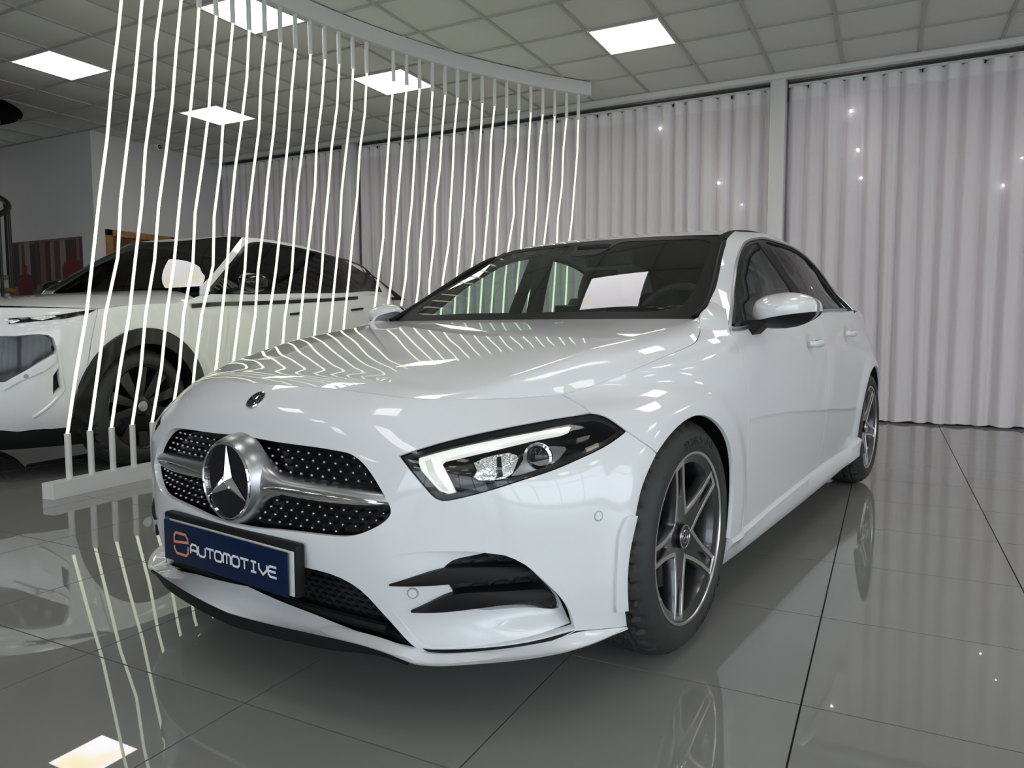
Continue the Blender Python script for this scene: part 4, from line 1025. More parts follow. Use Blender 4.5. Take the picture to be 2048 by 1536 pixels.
HEDGE = np.array([rail[-1], (2.77, 1.215), (2.90, 1.11), (3.0, 1.0)])
frame_side = loop(seg(ws_e), seg(np.vstack([ws_e[-1], rail])), seg(HEDGE), np.array([HEDGE[-1], (2.465, 1.0)]), dlo_up[::-1], seg(ap0[::-1]))
panel('side_frame', ghouse, frame_side, M_paint, car, mirror=True, gap=.0012)
# ---- side glass, black seal, bright trim
gi = inset(dlo, .016)
L1a, L1b = TG((1543, 489)), TG((1588, 584)); L2a, L2b = TG((1557, 491)), TG((1604, 586)); L3a, L3b = np.array([2.12, 1.28]), np.array([2.26, .98]); L4a, L4b = L3a+[.035, 0], L3b+[.035, 0]
L1a, L1b = np.array([1.40, 1.31]), np.array([1.475, .96]); L2a, L2b = np.array([1.50, 1.31]), np.array([1.60, .96])
w1 = clip_half(gi, L1b, L1a); w2 = clip_half(clip_half(gi, L2a, L2b), L3b, L3a); w3 = clip_half(gi, L4a, L4b)
panel('window_seal', lambda y, z: ghouse(y, z)-[.004, 0, 0], dlo, M_plast, car, holes=[w1, w2, w3], gap=.001, flange=.01, h=.03, mirror=True)
for w in (w1, w2, w3): panel('side_window', lambda y, z: ghouse(y, z)-[.010, 0, 0], inset(w, -.004), M_gsg, car, gap=0, flange=0, h=.05, mirror=True)
tr3 = ghouse(*dlo_up.T)+[.002, 0, 0]; bs3 = belt(*seg(np.vstack([TB((1459, 659)), db])).T)+[.003, 0, .004]
for s in (1, -1):
    t = MB().tube([p*[s, 1, 1] for p in tr3], .0058, 8).obj('window_trim', M_satin, car)
    MB().tube([p*[s, 1, 1] for p in bs3[::2]], .0075, 8).obj('waist_trim', M_satin, car)
# ---- windscreen
E3 = curve([(.700, .448, .936), (.702, .561, .983), (.691, .618, 1.013), (.675, .694, 1.056), (.653, .781, 1.107), (.628, .876, 1.163), (.596, 1.003, 1.227), (.571, 1.126, 1.279)], 200)-[.003, 0, 0]
Es = np.linspace(0, 1, len(E3)); tz = (E3[:, 2]-E3[0, 2])/(E3[-1, 2]-E3[0, 2])
def wscreen(a, t):
    a = np.asarray(a, float); t = np.asarray(t, float); sh = np.broadcast(a, t).shape; a = np.broadcast_to(a, sh).ravel(); t = np.broadcast_to(t, sh).ravel()
    e = np.stack([np.polyval(c, t) for c in epoly], 1)
    # smooth edge curve
    cy = .40+.70*t; cz = .930+.372*t+.055*t*(1-t)
    k = np.abs(a)**2
    return np.stack([e[:, 0]*a, cy+(e[:, 1]-cy)*k, cz+(e[:, 2]-cz)*k], 1).reshape(sh+(3,))
for _ in range(60): E3[1:-1] = (E3[:-2]+E3[1:-1]*2+E3[2:])/4
tz = (E3[:, 2]-E3[0, 2])/(E3[-1, 2]-E3[0, 2])
epoly = [np.polyfit(tz, E3[:, k], 2) for k in range(3)]
sheet('scuttle', lambda a, t: np.stack([.735*a, .30+.17*t+.04*a*a, .915+.018*t-.012*a*a], -1), 20, 4, M_plast, car, (-1, 1), (0, 1))
sheet('windscreen', wscreen, 60, 40, M_glass, car, (-1.0, 1.0), (0, 1))
outer_f = loop(np.array([(-1, 0), (1, 0)]), np.array([(1, 0), (1, 1)]), np.array([(1, 1), (-1, 1)]), np.array([(-1, 1), (-1, 0)]))
outer_f = np.vstack([np.stack([np.linspace(-1, 1, 40), np.zeros(40)], 1)[:-1], np.stack([np.ones(30), np.linspace(0, 1, 30)], 1)[:-1], np.stack([np.linspace(1, -1, 40), np.ones(40)], 1)[:-1], np.stack([-np.ones(30), np.linspace(1, 0, 30)], 1)[:-1]])
inn_r = curve([(0, .075), (.5, .075), (.80, .078), (.875, .11), (.905, .2), (.915, .5), (.915, .8), (.90, .90), (.86, .935), (.6, .945), (.30, .945), (.20, .93), (.14, .80), (.10, .755), (0, .75)], 90)
inner_f = np.vstack([inn_r, (inn_r*[-1, 1])[-2:0:-1]])
wf = lambda a, t: wscreen(a, t)+np.array([0, -.0006, .0012])
fp = panel('windscreen_border', wf, outer_f, mat('ceramic_black_border', (.004, .004, .004), .5, spec=.2), car, holes=[inner_f], gap=0, flange=0, h=.04)
for s in (1, -1): MB().tube([(p+[.002, -.004, .002])*[s, 1, 1] for p in E3[:-12:8]], [.0105]*(len(E3[:-12:8])-2)+[.008, .004], 8).obj('screen_moulding', M_plast, car)
# ---- roof, black roof strips, rear glass
RY = np.array([1.10, 1.25, 1.4, 1.67, 1.975, 2.34, 2.6, 2.8]); ZC = np.array([1.303, 1.333, 1.358, 1.391, 1.410, 1.408, 1.385, 1.350]); ZE = np.array([1.281, 1.318, 1.340, 1.360, 1.362, 1.338, 1.292, 1.235])
XE = np.array([.538, .528, .522, .520, .515, .498, .470, .440])
def roof(a, t):
    a = np.asarray(a, float); t = np.asarray(t, float); sh = np.broadcast(a, t).shape; a = np.broadcast_to(a, sh).ravel(); t = np.broadcast_to(t, sh).ravel()
    y0 = 1.103+(E3[-1, 1]+.01-1.103)*np.abs(a)**2.1; y = y0+(2.78-y0)*t
    B = nat_basis(y, RY); x = (B@XE)*a; z = B@ZC-(B@ZC-B@ZE)*np.abs(a)**2.3
    return np.stack([x, y, z], 1).reshape(sh+(3,))
sheet('roof', roof, 50, 60, M_paint, car, (-1, 1), (0, 1))
ry = np.linspace(E3[-1, 1], 2.62, 40)
re = np.stack([nat_basis(ry, RY)@XE, ry, nat_basis(ry, RY)@ZE], 1)
rr3 = ghouse(*np.array([(y, np.interp(y, np.r_[ws_e[-3:, 0], rail[:, 0]], np.r_[ws_e[-3:, 1], rail[:, 1]])) for y in ry]).T)
for s in (1, -1):
    mid = (re+rr3)/2-[0, 0, .006]
    V = (np.stack([re+[-.004, 0, .0], re+[.002, 0, -.004], mid, rr3-[.002, 0, .004], rr3+[.001, 0, -.001]], 1)*[s, 1, 1]).reshape(-1, 3)
    link('roof_strip', mesh('roof_strip', V, grid_faces(40, 5, s < 0), M_plast, True), car)
HE3 = ghouse(*seg(HEDGE, 30).T)
def hatch(a, t):
    a = np.asarray(a, float); t = np.asarray(t, float); sh = np.broadcast(a, t).shape; a = np.broadcast_to(a, sh).ravel(); t = np.broadcast_to(t, sh).ravel()
    e = np.stack([np.interp(t, np.linspace(0, 1, 30), HE3[:, k]) for k in range(3)], 1)
    cy = 2.79+.53*t; cz = 1.352-.35*t+.16*t*(1-t); k = np.abs(a)**2.4
    return np.stack([e[:, 0]*a, cy+(e[:, 1]-cy)*k, cz+(e[:, 2]-cz)*k], 1).reshape(sh+(3,))
sheet('rear_hatch_glass', hatch, 30, 16, M_black, car, (-1, 1), (0, 1))
ps = belt(np.linspace(_u3 := float(TBy(2.97, .999)[0]), UMAX-.001, 24), np.full(24, .999)); hb_ = hatch(np.interp(np.linspace(0, 1, 24), [0, 1], [1, 0]), np.ones(24))
for s in (1, -1):
    V = (np.stack([ps, hb_+[0, 0, .004]], 1)*[s, 1, 1]).reshape(-1, 3); link('tailgate_shelf', mesh('tailgate_shelf', V, grid_faces(24, 2, s < 0), M_paint), car)
# ---- headlamps
for s in (1, -1):
    hd = empty('headlamp', (0, 0, 0), parent=car)
    def hp(name, poly, m, depth, flange=0., h=.02, gap=0., th=None):
        fn = lambda u, z: belt(u, z)-normals_belt(u, z)*depth
        o = panel(name, fn, poly, m, hd, gap=gap, flange=flange, h=h)
        if s < 0:
            me = o.data; me.transform(Matrix.Scale(-1, 4, (1, 0, 0))); me.flip_normals()
        return o
    def tp(px): P = trace(px); return P
    M_hb = mat('headlamp_black', (.006, .006, .008), .15)
    hp('lamp_housing', inset(HLP, -.004), M_hb, .075, h=.04)
    hp('lamp_surround', inset(HLP, -.001), M_hb, .004, flange=.075, h=.5) if False else None
    # side wall of the bowl
    o3 = belt(*HLP.T); n3 = normals_belt(*HLP.T); w = np.stack([o3-n3*.002, o3-n3*.076], 1); k = len(w)
    V = (w*[s, 1, 1]).reshape(-1, 3); F = [(2*i, 2*((i+1) % k), 2*((i+1) % k)+1, 2*i+1) for i in range(k)]
    link('lamp_bowl', mesh('lamp_bowl', V, F, M_hb, True), hd)
    # dark rim under the lens edge
    hp2 = panel('lamp_rim', lambda u, z: belt(u, z)-normals_belt(u, z)*.006, HLP, M_hb, hd, holes=[inset(HLP, .011)], gap=.001, flange=.01, h=.05)
    if s < 0: hp2.data.transform(Matrix.Scale(-1, 4, (1, 0, 0))); hp2.data.flip_normals()
    M_drl = mat('daytime_light_guide', (.8, .8, .76), .25, emit=(1, .98, .88), estr=.45)
    drl = tp([(840, 908), (868, 899.5), (931.8, 882.5), (1017.8, 861.4), (1089.4, 846.5), (1136, 841.5), (1146, 845), (1130, 852), (1075, 862.5), (989, 885), (917.5, 903.5), (886, 912), (879, 920), (887, 940), (894.6, 957.6), (909, 990), (891.7, 990), (871, 982.5), (853, 962), (840, 946), (833, 924), (833, 913)])
    hp('daytime_light', drl, M_drl, .016, flange=.02, h=.012)
    inn_l = tp([(846, 918), (858, 914), (868, 945), (896, 985), (884, 983), (866, 966), (853, 945)])
    hp('light_guide_lens', inn_l, mat('light_guide_core', (.55, .55, .52), .1, emit=(1, .97, .86), estr=.3, bump=(220, .5, .003)), .013, flange=.004, h=.012)
    M_refl = mat('lamp_reflector', (.72, .73, .74), .12, 1., bump=(45, .7, .012))
    ra_ = tp([(950.5, 914.6), (972, 902), (1000, 894), (1026, 890), (1042, 896), (1046, 905), (1035, 940), (1017.8, 954), (985, 960), (960, 960), (949, 952), (958, 936)])
    hp('reflector', ra_, M_refl, .036, flange=.03, h=.01)
    rb_ = tp([(1055, 892), (1070, 882), (1089, 877), (1120, 875), (1143, 877.5), (1146.6, 884), (1132, 906), (1112, 922), (1075, 938), (1032, 947), (1048, 925), (1058, 905)])
    hp('projector_bezel', rb_, mat('lamp_bezel_silver', (.42, .42, .43), .25, 1.), .038, flange=.03, h=.015)
    hp('reflector_fin', tp([(1000, 903), (1008, 901), (1012, 950), (1002, 953)]), M_hb, .030, flange=.01)
    c = TB((1088, 903)); X = belt(c[:1], c[1:])[0]; n = normals_of(belt, c[None])[0]; X = X-n*.034
    axis = np.array([.28, -.96, 0.]); a1 = np.cross(axis, [0, 0, 1.]); a1 /= np.linalg.norm(a1); b1 = np.cross(a1, axis)
    V = []; N = 28
    for r_, o_ in ((.034, .0), (.034, .008), (.028, .010), (.028, .004), (.027, .008), (.023, .016), (.015, .021), (.0005, .023)):
        for k in range(N): V.append((X+axis*o_+r_*(a1*math.cos(2*math.pi*k/N)+b1*math.sin(2*math.pi*k/N)))*[s, 1, 1])
    F = [(i*N+j, i*N+(j+1) % N, (i+1)*N+(j+1) % N, (i+1)*N+j) for i in range(7) for j in range(N)]
    V = np.array(V)
    link('projector_ring', mesh('projector_ring', V[:4*N], [f for f in F if max(f) < 4*N], M_chrome, True, 40), hd)
    link('projector_lens', mesh('projector_lens', V[4*N:], [tuple(i-4*N for i in f) for f in F if min(f) >= 4*N], mat('projector_glass', (.01, .012, .016), .02), True), hd)
    hp('amber_reflector', tp([(1165, 862), (1192, 856), (1190, 864), (1168, 871)]), mat('smoked_reflector', (.16, .16, .15), .2), .03, flange=.01)
    hp('lamp_lens', HLP, M_clear, .0, gap=.0012, h=.03)
# ---- number plate board
pl = empty('licence_plate', (0, 0, 0), parent=car)
MB().box((-.002, -.838, .350), (.556, .026, .125), .006).obj('plate_holder', M_plast, pl)
MB().box((.006, -.8535, .3455), (.528, .004, .105), .0015).obj('backing_plate', mat('plate_white', (.55, .57, .54), .4), pl)
MB().box((-.252, -.8565, .352), (.018, .0015, .10)).obj('plate_blue_band', mat('plate_blue', (.02, .09, .35), .4), pl)
sg = MB().box((0, -.8615, .343), (.520, .004, .106), .0018).obj('dealer_sign', mat('navy_sign', (.002, .011, .046), .35, spec=.25), pl)
def strokes(paths, w, z0, name, m, y=-.8644):
    mb = MB()
    for pth in paths:
        p = [np.array(q, float) for q in pth]; closed = len(p) > 2 and np.allclose(p[0], p[-1])
        if closed: p = p[:-1]
        n = len(p); L = []; Rr = []
        for i in range(n):
            a = p[i-1] if (closed or i > 0) else None; b = p[(i+1) % n] if (closed or i < n-1) else None
            d0 = (p[i]-a)/np.linalg.norm(p[i]-a) if a is not None else None; d1 = (b-p[i])/np.linalg.norm(b-p[i]) if b is not None else None
            d0 = d1 if d0 is None else d0; d1 = d0 if d1 is None else d1
            t = d0+d1; t = t/np.linalg.norm(t) if np.linalg.norm(t) > 1e-6 else d1; nn = np.array([-t[1], t[0]]); k = 1/max(.45, nn@np.array([-d0[1], d0[0]]))
            L.append(p[i]+nn*w/2*k); Rr.append(p[i]-nn*w/2*k)
        V = [(q[0], y, q[1]) for q in L]+[(q[0], y, q[1]) for q in Rr]; F = [((i+1) % n, i, n+i, n+(i+1) % n) for i in range(n if closed else n-1)]
        V += [(v[0], y+.0012, v[2]) for v in V]; F += [tuple(j+2*n for j in f[::-1]) for f in F]
        mb.add(V, F)
    return mb.obj(name, m, pl, False)
def rr_box(x0, x1, z0, z1, r, n=4):
    P = []
    for cx, cz, a in ((x1-r, z1-r, 0), (x0+r, z1-r, 90), (x0+r, z0+r, 180), (x1-r, z0+r, 270)):
        for k in range(n+1): t = math.radians(a+90*k/n); P.append((cx+r*math.cos(t), cz+r*math.sin(t)))
    return P+[P[0]]
xa = chit((380, 1097), 1, -.8644)[0]; xb = chit((554.5, 1147), 1, -.8644)[0]
za = chit((380, 1097), 1, -.8644)[2]; zbb = chit((554.5, 1147), 1, -.8644)[2]
H_ = .0245; gw = (xb-xa)/10.0; lw = gw*.84; wst = .0056
LET = {'A': [[(0, 0), (0, .75), (.22, 1), (.78, 1), (1, .75), (1, 0)], [(0, .38), (1, .38)]], 'U': [[(0, 1), (0, .22), (.2, 0), (.8, 0), (1, .22), (1, 1)]],
       'T': [[(-.05, 1), (1.05, 1)], [(.5, 1), (.5, 0)]], 'O': [[(.2, 0), (.8, 0), (1, .22), (1, .78), (.8, 1), (.2, 1), (0, .78), (0, .22), (.2, 0)]],
       'M': [[(0, 0), (0, .78), (.16, 1), (.84, 1), (1, .78), (1, 0)], [(.5, 1), (.5, 0)]], 'I': [[(.15, 1), (.85, 1)], [(.5, 1), (.5, 0)], [(.15, 0), (.85, 0)]],
       'V': [[(0, 1), (0, .5), (.5, 0), (1, .5), (1, 1)]], 'E': [[(1, 1), (.2, 1), (0, .8), (0, .2), (.2, 0), (1, 0)], [(0, .52), (.9, .52)]]}
paths = []
for k, ch in enumerate('AUTOMOTIVE'):
    x0 = xa+k*gw+(gw-lw)/2; zc = za+(zbb-za)*(k+.5)/10-H_/2
    for pth in LET[ch]: paths.append([(x0+a*lw, zc+b*H_) for a, b in pth])
strokes(paths, wst, 0, 'sign_lettering', mat('sign_white', (.75, .75, .75), .4))
xl0 = chit((349, 1090), 1, -.8644)[0]; xl1 = chit((376, 1090), 1, -.8644)[0]; zl = chit((362, 1088), 1, -.8644)[2]
M_cop = mat('copper_print', (.62, .24, .14), .4)
g = .0028; zt_ = zl+.0275; zb2 = zl-.0275; zmid = zl+.001
strokes([[(xl0, zmid+.001), (xl0, zt_-.009), (xl0+.009, zt_), (xl1-.011, zt_), (xl1-.002, zt_-.010), (xl1, zmid+.007), (xl0, zmid+.001)]], .0068, 0, 'sign_logo', M_cop)
strokes([[(xl0, zmid-.009), (xl0, zb2+.011), (xl0+.011, zb2), (xl1-.009, zb2), (xl1, zb2+.009), (xl1, zmid-.004)]], .0068, 0, 'sign_logo', M_cop)
# ---- door mirrors
for s in (1, -1):
    mr = empty('door_mirror', (0, 0, 0), parent=car)
    cx, cz, ax, az = .932, .966, .108, .060; NR, NTH = 12, 40; V = []; 
    for i in range(NR+3):
        r = min(1, i/NR); back = max(0, i-NR)
        for j in range(NTH):
            t = 2*math.pi*j/NTH; ct, st_ = math.cos(t), math.sin(t); e = 2/2.7
            px_ = math.copysign(abs(ct)**e, ct); pz_ = math.copysign(abs(st_)**e, st_)
            tap = 1-.20*max(0, px_)*1.0; dz = .006*px_
            rx = r*px_; x = cx+ax*rx; z = cz+dz-.004+az*r*pz_*(1-.26*max(0, rx)**1.5); y = .655-.105*(1-r**2.6)+.06*max(0, rx)**2+.0*back
            if back: y += .010*back; x = cx+ax*px_*(1-.05*back); z = cz+dz-.004+az*pz_*(1-.26*max(0, px_)**1.5)*(1-.06*back)
            V.append((x*s, y, z))
    F = [(i*NTH+j, i*NTH+(j+1) % NTH, (i+1)*NTH+(j+1) % NTH, (i+1)*NTH+j) for i in range(NR+2) for j in range(NTH)]
    if s < 0: F = [f[::-1] for f in F]
    V = np.array(V)
    def half(nm, m, upper):
        me = mesh(nm, V, F, m, True); bm = bmesh.new(); bm.from_mesh(me)
        for pc, pn in (((.90*s, 0, .929), Vector((-.055*s, 0, 1))), ((1.0*s, 0, .9345), Vector((-.75*s, 0, 1)))):
            if upper: continue
        bmesh.ops.bisect_plane(bm, geom=bm.verts[:]+bm.edges[:]+bm.faces[:], plane_co=(.875*s, 0, .931), plane_no=(-.17*s, 0, 1), clear_inner=upper, clear_outer=not upper)
        bm.to_mesh(me); bm.free(); link(nm, me, mr)
    half('mirror_shell', M_paint, True); half('mirror_lower_cover', M_plast, False)
    N = NTH; link('mirror_glass', mesh('mirror_glass', np.array([(p[0], .682, p[2]) for p in V[NR*N:NR*N+N]])*1, [tuple(range(N))[::-1] if s > 0 else tuple(range(N))], mat('mirror_silver', (.8, .8, .8), .02, 1.), False), mr)
    st_a = [(.842, .888), (.90, .868), (.935, .905), (.965, .925), (.86, .925)]
    st_a = [(.775, .897), (.812, .860), (.850, .880), (.885, .915), (.91, .93), (.83, .93), (.78, .908)]
    MB().prism([(a*s, b) for a, b in (st_a if s > 0 else st_a[::-1])], lambda p: (p[0], .585, p[1]), lambda p: (p[0], .665, p[1])).obj('mirror_stalk', M_plast, mr, False)
# ---- door handles
for (y0, y1, z0) in ((1.215, 1.40, .838), (2.02, 2.20, .872)):
    for s in (1, -1):
        pts = []
        for t in np.linspace(0, 1, 12):
            y = y0+(y1-y0)*t; zz = z0+.004*t; x = belt(*np.array([TBy(y, zz)]).T)[0, 0]; pts.append((s*(x+.006+.026*math.sin(math.pi*min(1, max(0, t)))**.55), y, zz))
        rr_ = [.006+.009*math.sin(math.pi*t)**.4 for t in np.linspace(0.02, .98, 12)]
        h = MB().tube(pts, rr_, 12, flat=1.15).obj('door_handle', M_paint, car)
        MB().tube([(p[0]+s*.004, p[1], p[2]+.0125) for p in pts[1:-1]], .0035, 6).obj('handle_strip', M_chrome, h)
# ---- wheels
M_tyre = mat('tyre_rubber', (.026, .026, .025), .60, bump=(120, .25, .002)); M_rim = mat('rim_dark_grey', (.085, .085, .09), .28, .85, coat=.6); M_cut = mat('rim_diamond_cut', (.82, .82, .80), .28, 1.)
M_disc = mat('brake_disc_steel', (.18, .18, .18), .35, 1.); M_cal = mat('brake_caliper', (.05, .05, .055), .5)
def text_mesh(txt, size, ext):
    cu = bpy.data.curves.new('t', 'FONT'); cu.body = txt; cu.size = size; cu.extrude = ext; cu.align_x = 'CENTER'; cu.space_character = 1.1
    ob = bpy.data.objects.new('t', cu); COL.objects.link(ob); dg = bpy.context.evaluated_depsgraph_get(); me = bpy.data.meshes.new_from_object(ob.evaluated_get(dg))
    V = np.array([tuple(v.co) for v in me.vertices]); F = [tuple(p.vertices) for p in me.polygons]; bpy.data.objects.remove(ob); bpy.data.curves.remove(cu); bpy.data.meshes.remove(me); return V, F
def make_wheel(RT=.3295, RR=.238, WD=.225, xo=0., lettering=True):
    """parts of one wheel, outer face towards +x, centred on the hub plane; x=0 is the outer rim flange plane"""
    parts = []
    # tyre: revolve with circumferential and cross grooves
    prof = [(-.004, RR-.004), (.0055, RR+.006), (.0105, RR+.022), (.0095, RR+.036), (.004, RR+.050), (-.006, RR+.062), (-.016, RR+.071)]; SWX = np.array(prof)
    gro = []
    wx = np.linspace(-.022, -WD+.036, 34)
    for k, x in enumerate(wx): gro.append((x, RT-.0145*abs((x+WD/2)/(WD/2-.022))**3.2))
    prof2 = [(-WD+.028, RT-.022), (-WD+.014, RT-.03), (-WD+.004, RR+.05), (-WD+.018, RR)]
    pr = prof+gro+prof2; n = 200; V = []; k = len(pr)
    for j in range(n):
        a = 2*math.pi*j/n
        for i, (x, r) in enumerate(pr):
            g = 0
            if len(prof) <= i < len(prof)+34:
                q = i-len(prof)
                if q in (6, 7, 13, 14, 20, 21, 27, 28): g = .007
                elif (q < 6 or q > 28) and (j+(q//3)) % 5 == 0: g = .010
                elif (j+q//2) % 7 == 0: g = .006
            elif i == len(prof)-1 and j % 5 == 0: g = .006
            V.append((x, (r-g)*math.cos(a), (r-g)*math.sin(a)))
    F = [(j*k+i, ((j+1) % n)*k+i, ((j+1) % n)*k+i+1, j*k+i+1)[::-1] for j in range(n) for i in range(k-1)]
    parts.append(('tyre', mesh('tyre', V, F, M_tyre, True, 30)))
    if lettering:
        for nm, aa in (('BRIDGESTONE', 84), ('BRIDGESTONE', 264+35)):
            TV, TF = text_mesh(nm, .030, .0006); out = []
            for v in TV:
                r = RR+.0215+v[1]; a = math.radians(aa)-v[0]/(RR+.03); out.append((float(np.interp(r, SWX[:, 1], SWX[:, 0]))+.0006+v[2], r*math.cos(a), r*math.sin(a)))
            parts.append(('tyre_lettering', mesh('tyre_lettering', [(x, y, z) for x, y, z in out], TF, mat('tyre_letter', (.004, .004, .004), .25), False)))
    # barrel and flange
    parts.append(('rim_barrel', MB().lathe([(-.004, RR-.003), (.001, RR-.002), (.0015, RR-.006), (-.004, RR-.010), (-.011, RR-.031), (-.035, RR-.040), (-.17, RR-.046)], 72).me('rim_barrel', M_rim)))
    parts.append(('rim_edge', MB().lathe([(-.001, RR-.0005), (.0022, RR-.001), (.0022, RR-.0065), (-.001, RR-.008)], 90).me('rim_edge', M_cut)))
    if lettering:
        TV, TF = text_mesh('AMG', .017, .0005); out = []
        for v in TV:
            r = RR-.0265+v[1]; a = math.radians(90-38)-v[0]/(RR-.02); out.append((-.0065-.012*max(0, (RR-.012-r)/.02)*.5+v[2], r*math.cos(a), r*math.sin(a)))
        parts.append(('rim_lettering', mesh('rim_lettering', out, TF, mat('rim_letter', (.30, .30, .30), .3, .8), False)))
    # five-point star face
    def face_x(r): return -.004-.030*(1-min(1, r/RR))**1.4
    NP = 5; out = []; tipw = math.radians(7.2); rt = RR-.012; rn = .072
    for kk in range(NP):
        a = math.pi/2+.33+kk*2*math.pi/NP
        out += [(rt, a-tipw), (rt, a+tipw), (.155, a+math.radians(10.5)), (.105, a+math.radians(19)), (rn, a+math.pi/NP)]
        out += [(.105, a+2*math.pi/NP-math.radians(19)), (.155, a+2*math.pi/NP-math.radians(10.5))]
    P = np.array([(r*math.cos(a), r*math.sin(a)) for r, a in out])
    def dense(P, st_=.006):
        o = []
        for i in range(len(P)):
            a, b = P[i], P[(i+1) % len(P)]; m_ = max(1, int(np.hypot(*(b-a))/st_))
            for q in range(m_): o.append(a+(b-a)*q/m_)
        return np.array(o)
    Pd = dense(P); fs = lambda a, b: np.stack([np.array([face_x(r) for r in np.hypot(a, b).ravel()]).reshape(np.shape(a)), a, b], -1)
    tmp = empty('tmp')
    slots = []
    for kk in range(NP):
        a = math.pi/2+.33+kk*2*math.pi/NP; q = [(.115, a), (.15, a+math.radians(4.6)), (rt-.006, a+math.radians(3.6)), (rt-.006, a-math.radians(3.6)), (.15, a-math.radians(4.6))]
        slots.append(dense(np.array([(r*math.cos(t), r*math.sin(t)) for r, t in q]), .01))
    o = panel('rim_spokes', fs, Pd, M_rim, tmp, holes=slots, gap=0, flange=.035, h=.012, hflange=.016); parts.append(('rim_spokes', o.data)); bpy.data.objects.remove(o)
    o = panel('spoke_slot', lambda a, b: fs(a, b)-[.014, 0, 0], Pd, mat('rim_black', (.012, .012, .013), .4), tmp, gap=.002, flange=0, h=.02); parts.append(('spoke_slot', o.data)); bpy.data.objects.remove(o)
    inn_ = inset(P, .0105); o = panel('spoke_edge', lambda a, b: fs(a, b)+[.0012, 0, 0], Pd, M_cut, tmp, holes=[dense(inn_)], gap=.0005, flange=.002, h=.05); parts.append(('spoke_edge', o.data)); bpy.data.objects.remove(o)
    bpy.data.objects.remove(tmp)
    parts.append(('hub_cap', MB().lathe([(-.030, .034), (-.018, .034), (-.015, .031), (-.015, .0005)], 32).me('hub_cap', M_black)))
    parts.append(('hub_ring', MB().lathe([(-.0155, .0335), (-.0138, .0325), (-.0138, .0305), (-.0155, .030)], 32).me('hub_ring', M_chrome)))
    parts.append(('hub_wreath', MB().lathe([(-.0148, .0195), (-.0138, .0190), (-.0138, .0178), (-.0148, .0172)], 32).me('hub_wreath', M_chrome)))
    V = []; F = []
    for q in range(3):
        a = math.pi/2+q*2*math.pi/3; b = len(V); V += [(-.0115, 0, 0), (-.0142, .0175*math.cos(a), .0175*math.sin(a)), (-.0142, .0045*math.cos(a+1.05), .0045*math.sin(a+1.05)), (-.0142, .0045*math.cos(a-1.05), .0045*math.sin(a-1.05))]; F += [(b, b+1, b+2), (b, b+3, b+1)]
    parts.append(('hub_star', mesh('hub_star', V, F, M_chrome, False)))
    bolt = MB()
    for q in range(5):
        a = math.pi/2+.33+math.pi/5+q*2*math.pi/5; parts.append(('wheel_bolt', MB().lathe([(-.040, .012), (-.028, .012), (-.027, .009), (-.033, .007), (-.033, .0005)], 12, 'x', (0, .056*math.cos(a), .056*math.sin(a))).me('wheel_bolt', M_plast)))
    parts.append(('brake_disc', MB().lathe([(-.075, .07), (-.075, .15), (-.095, .15), (-.095, .06)], 48).me('brake_disc', M_disc)))
    parts.append(('brake_caliper', MB().box((-.085, .12, .03), (.06, .06, .14), .012).me('brake_caliper', M_cal)))
    parts.append(('wheel_back', MB().lathe([(-.12, .0005), (-.12, RR-.04)], 32).me('wheel_back', M_under)))
    return parts
WP = make_wheel()
def put_wheel(parent, parts, x, y, z, left, spin=0.):
    w = empty('wheel', (x, y, z), parent=parent); w.rotation_euler = (0, 0, 0 if left else math.pi)
    for nm, me in parts: o = link(nm, me, w); o.rotation_euler = (spin, 0, 0)
    return w
for (x, y) in ((.874, 0.), (.864, 2.729)):
    put_wheel(car, WP, x, y, .3295, True, 0 if y < 1 else .35); put_wheel(car, WP, -x, y, .3295, False, .2)
# ---- wheel housings, floor pan, bulkheads
for (yc_, xo) in ((0., .86), (2.729, .84)):
    for s in (1, -1):
        V = []; na = 22
        for k in range(na):
            a = math.radians(-25+230*k/(na-1)); V += [(s*xo, yc_+.372*math.cos(a), .33+.372*math.sin(a)), (s*.52, yc_+.372*math.cos(a), .33+.372*math.sin(a))]
        F = [(2*k, 2*k+2, 2*k+3, 2*k+1) for k in range(na-1)]+[tuple(2*k+1 for k in range(na))]
        link('wheel_housing', mesh('wheel_housing', V, F, M_under, False), car)
pan = MB(); pan.box((0, 1.364, .20), (1.40, 2.0, .06)); pan.box((0, 1.4, .20), (1.04, 4.2, .05)); pan.box((0, -.1, .5), (1.02, .9, .5)); pan.box((0, -.52, .42), (.9, .30, .38)); pan.box((0, 3.0, .45), (1.0, .7, .5))
pan.obj('floor_pan', M_under, car, False)
sheet('bulkhead', lambda a, t: np.stack([.70*a, .36+.02*t+0*a, .25+.64*t+0*a], -1), 6, 6, M_under, car, (-1, 1), (0, 1))
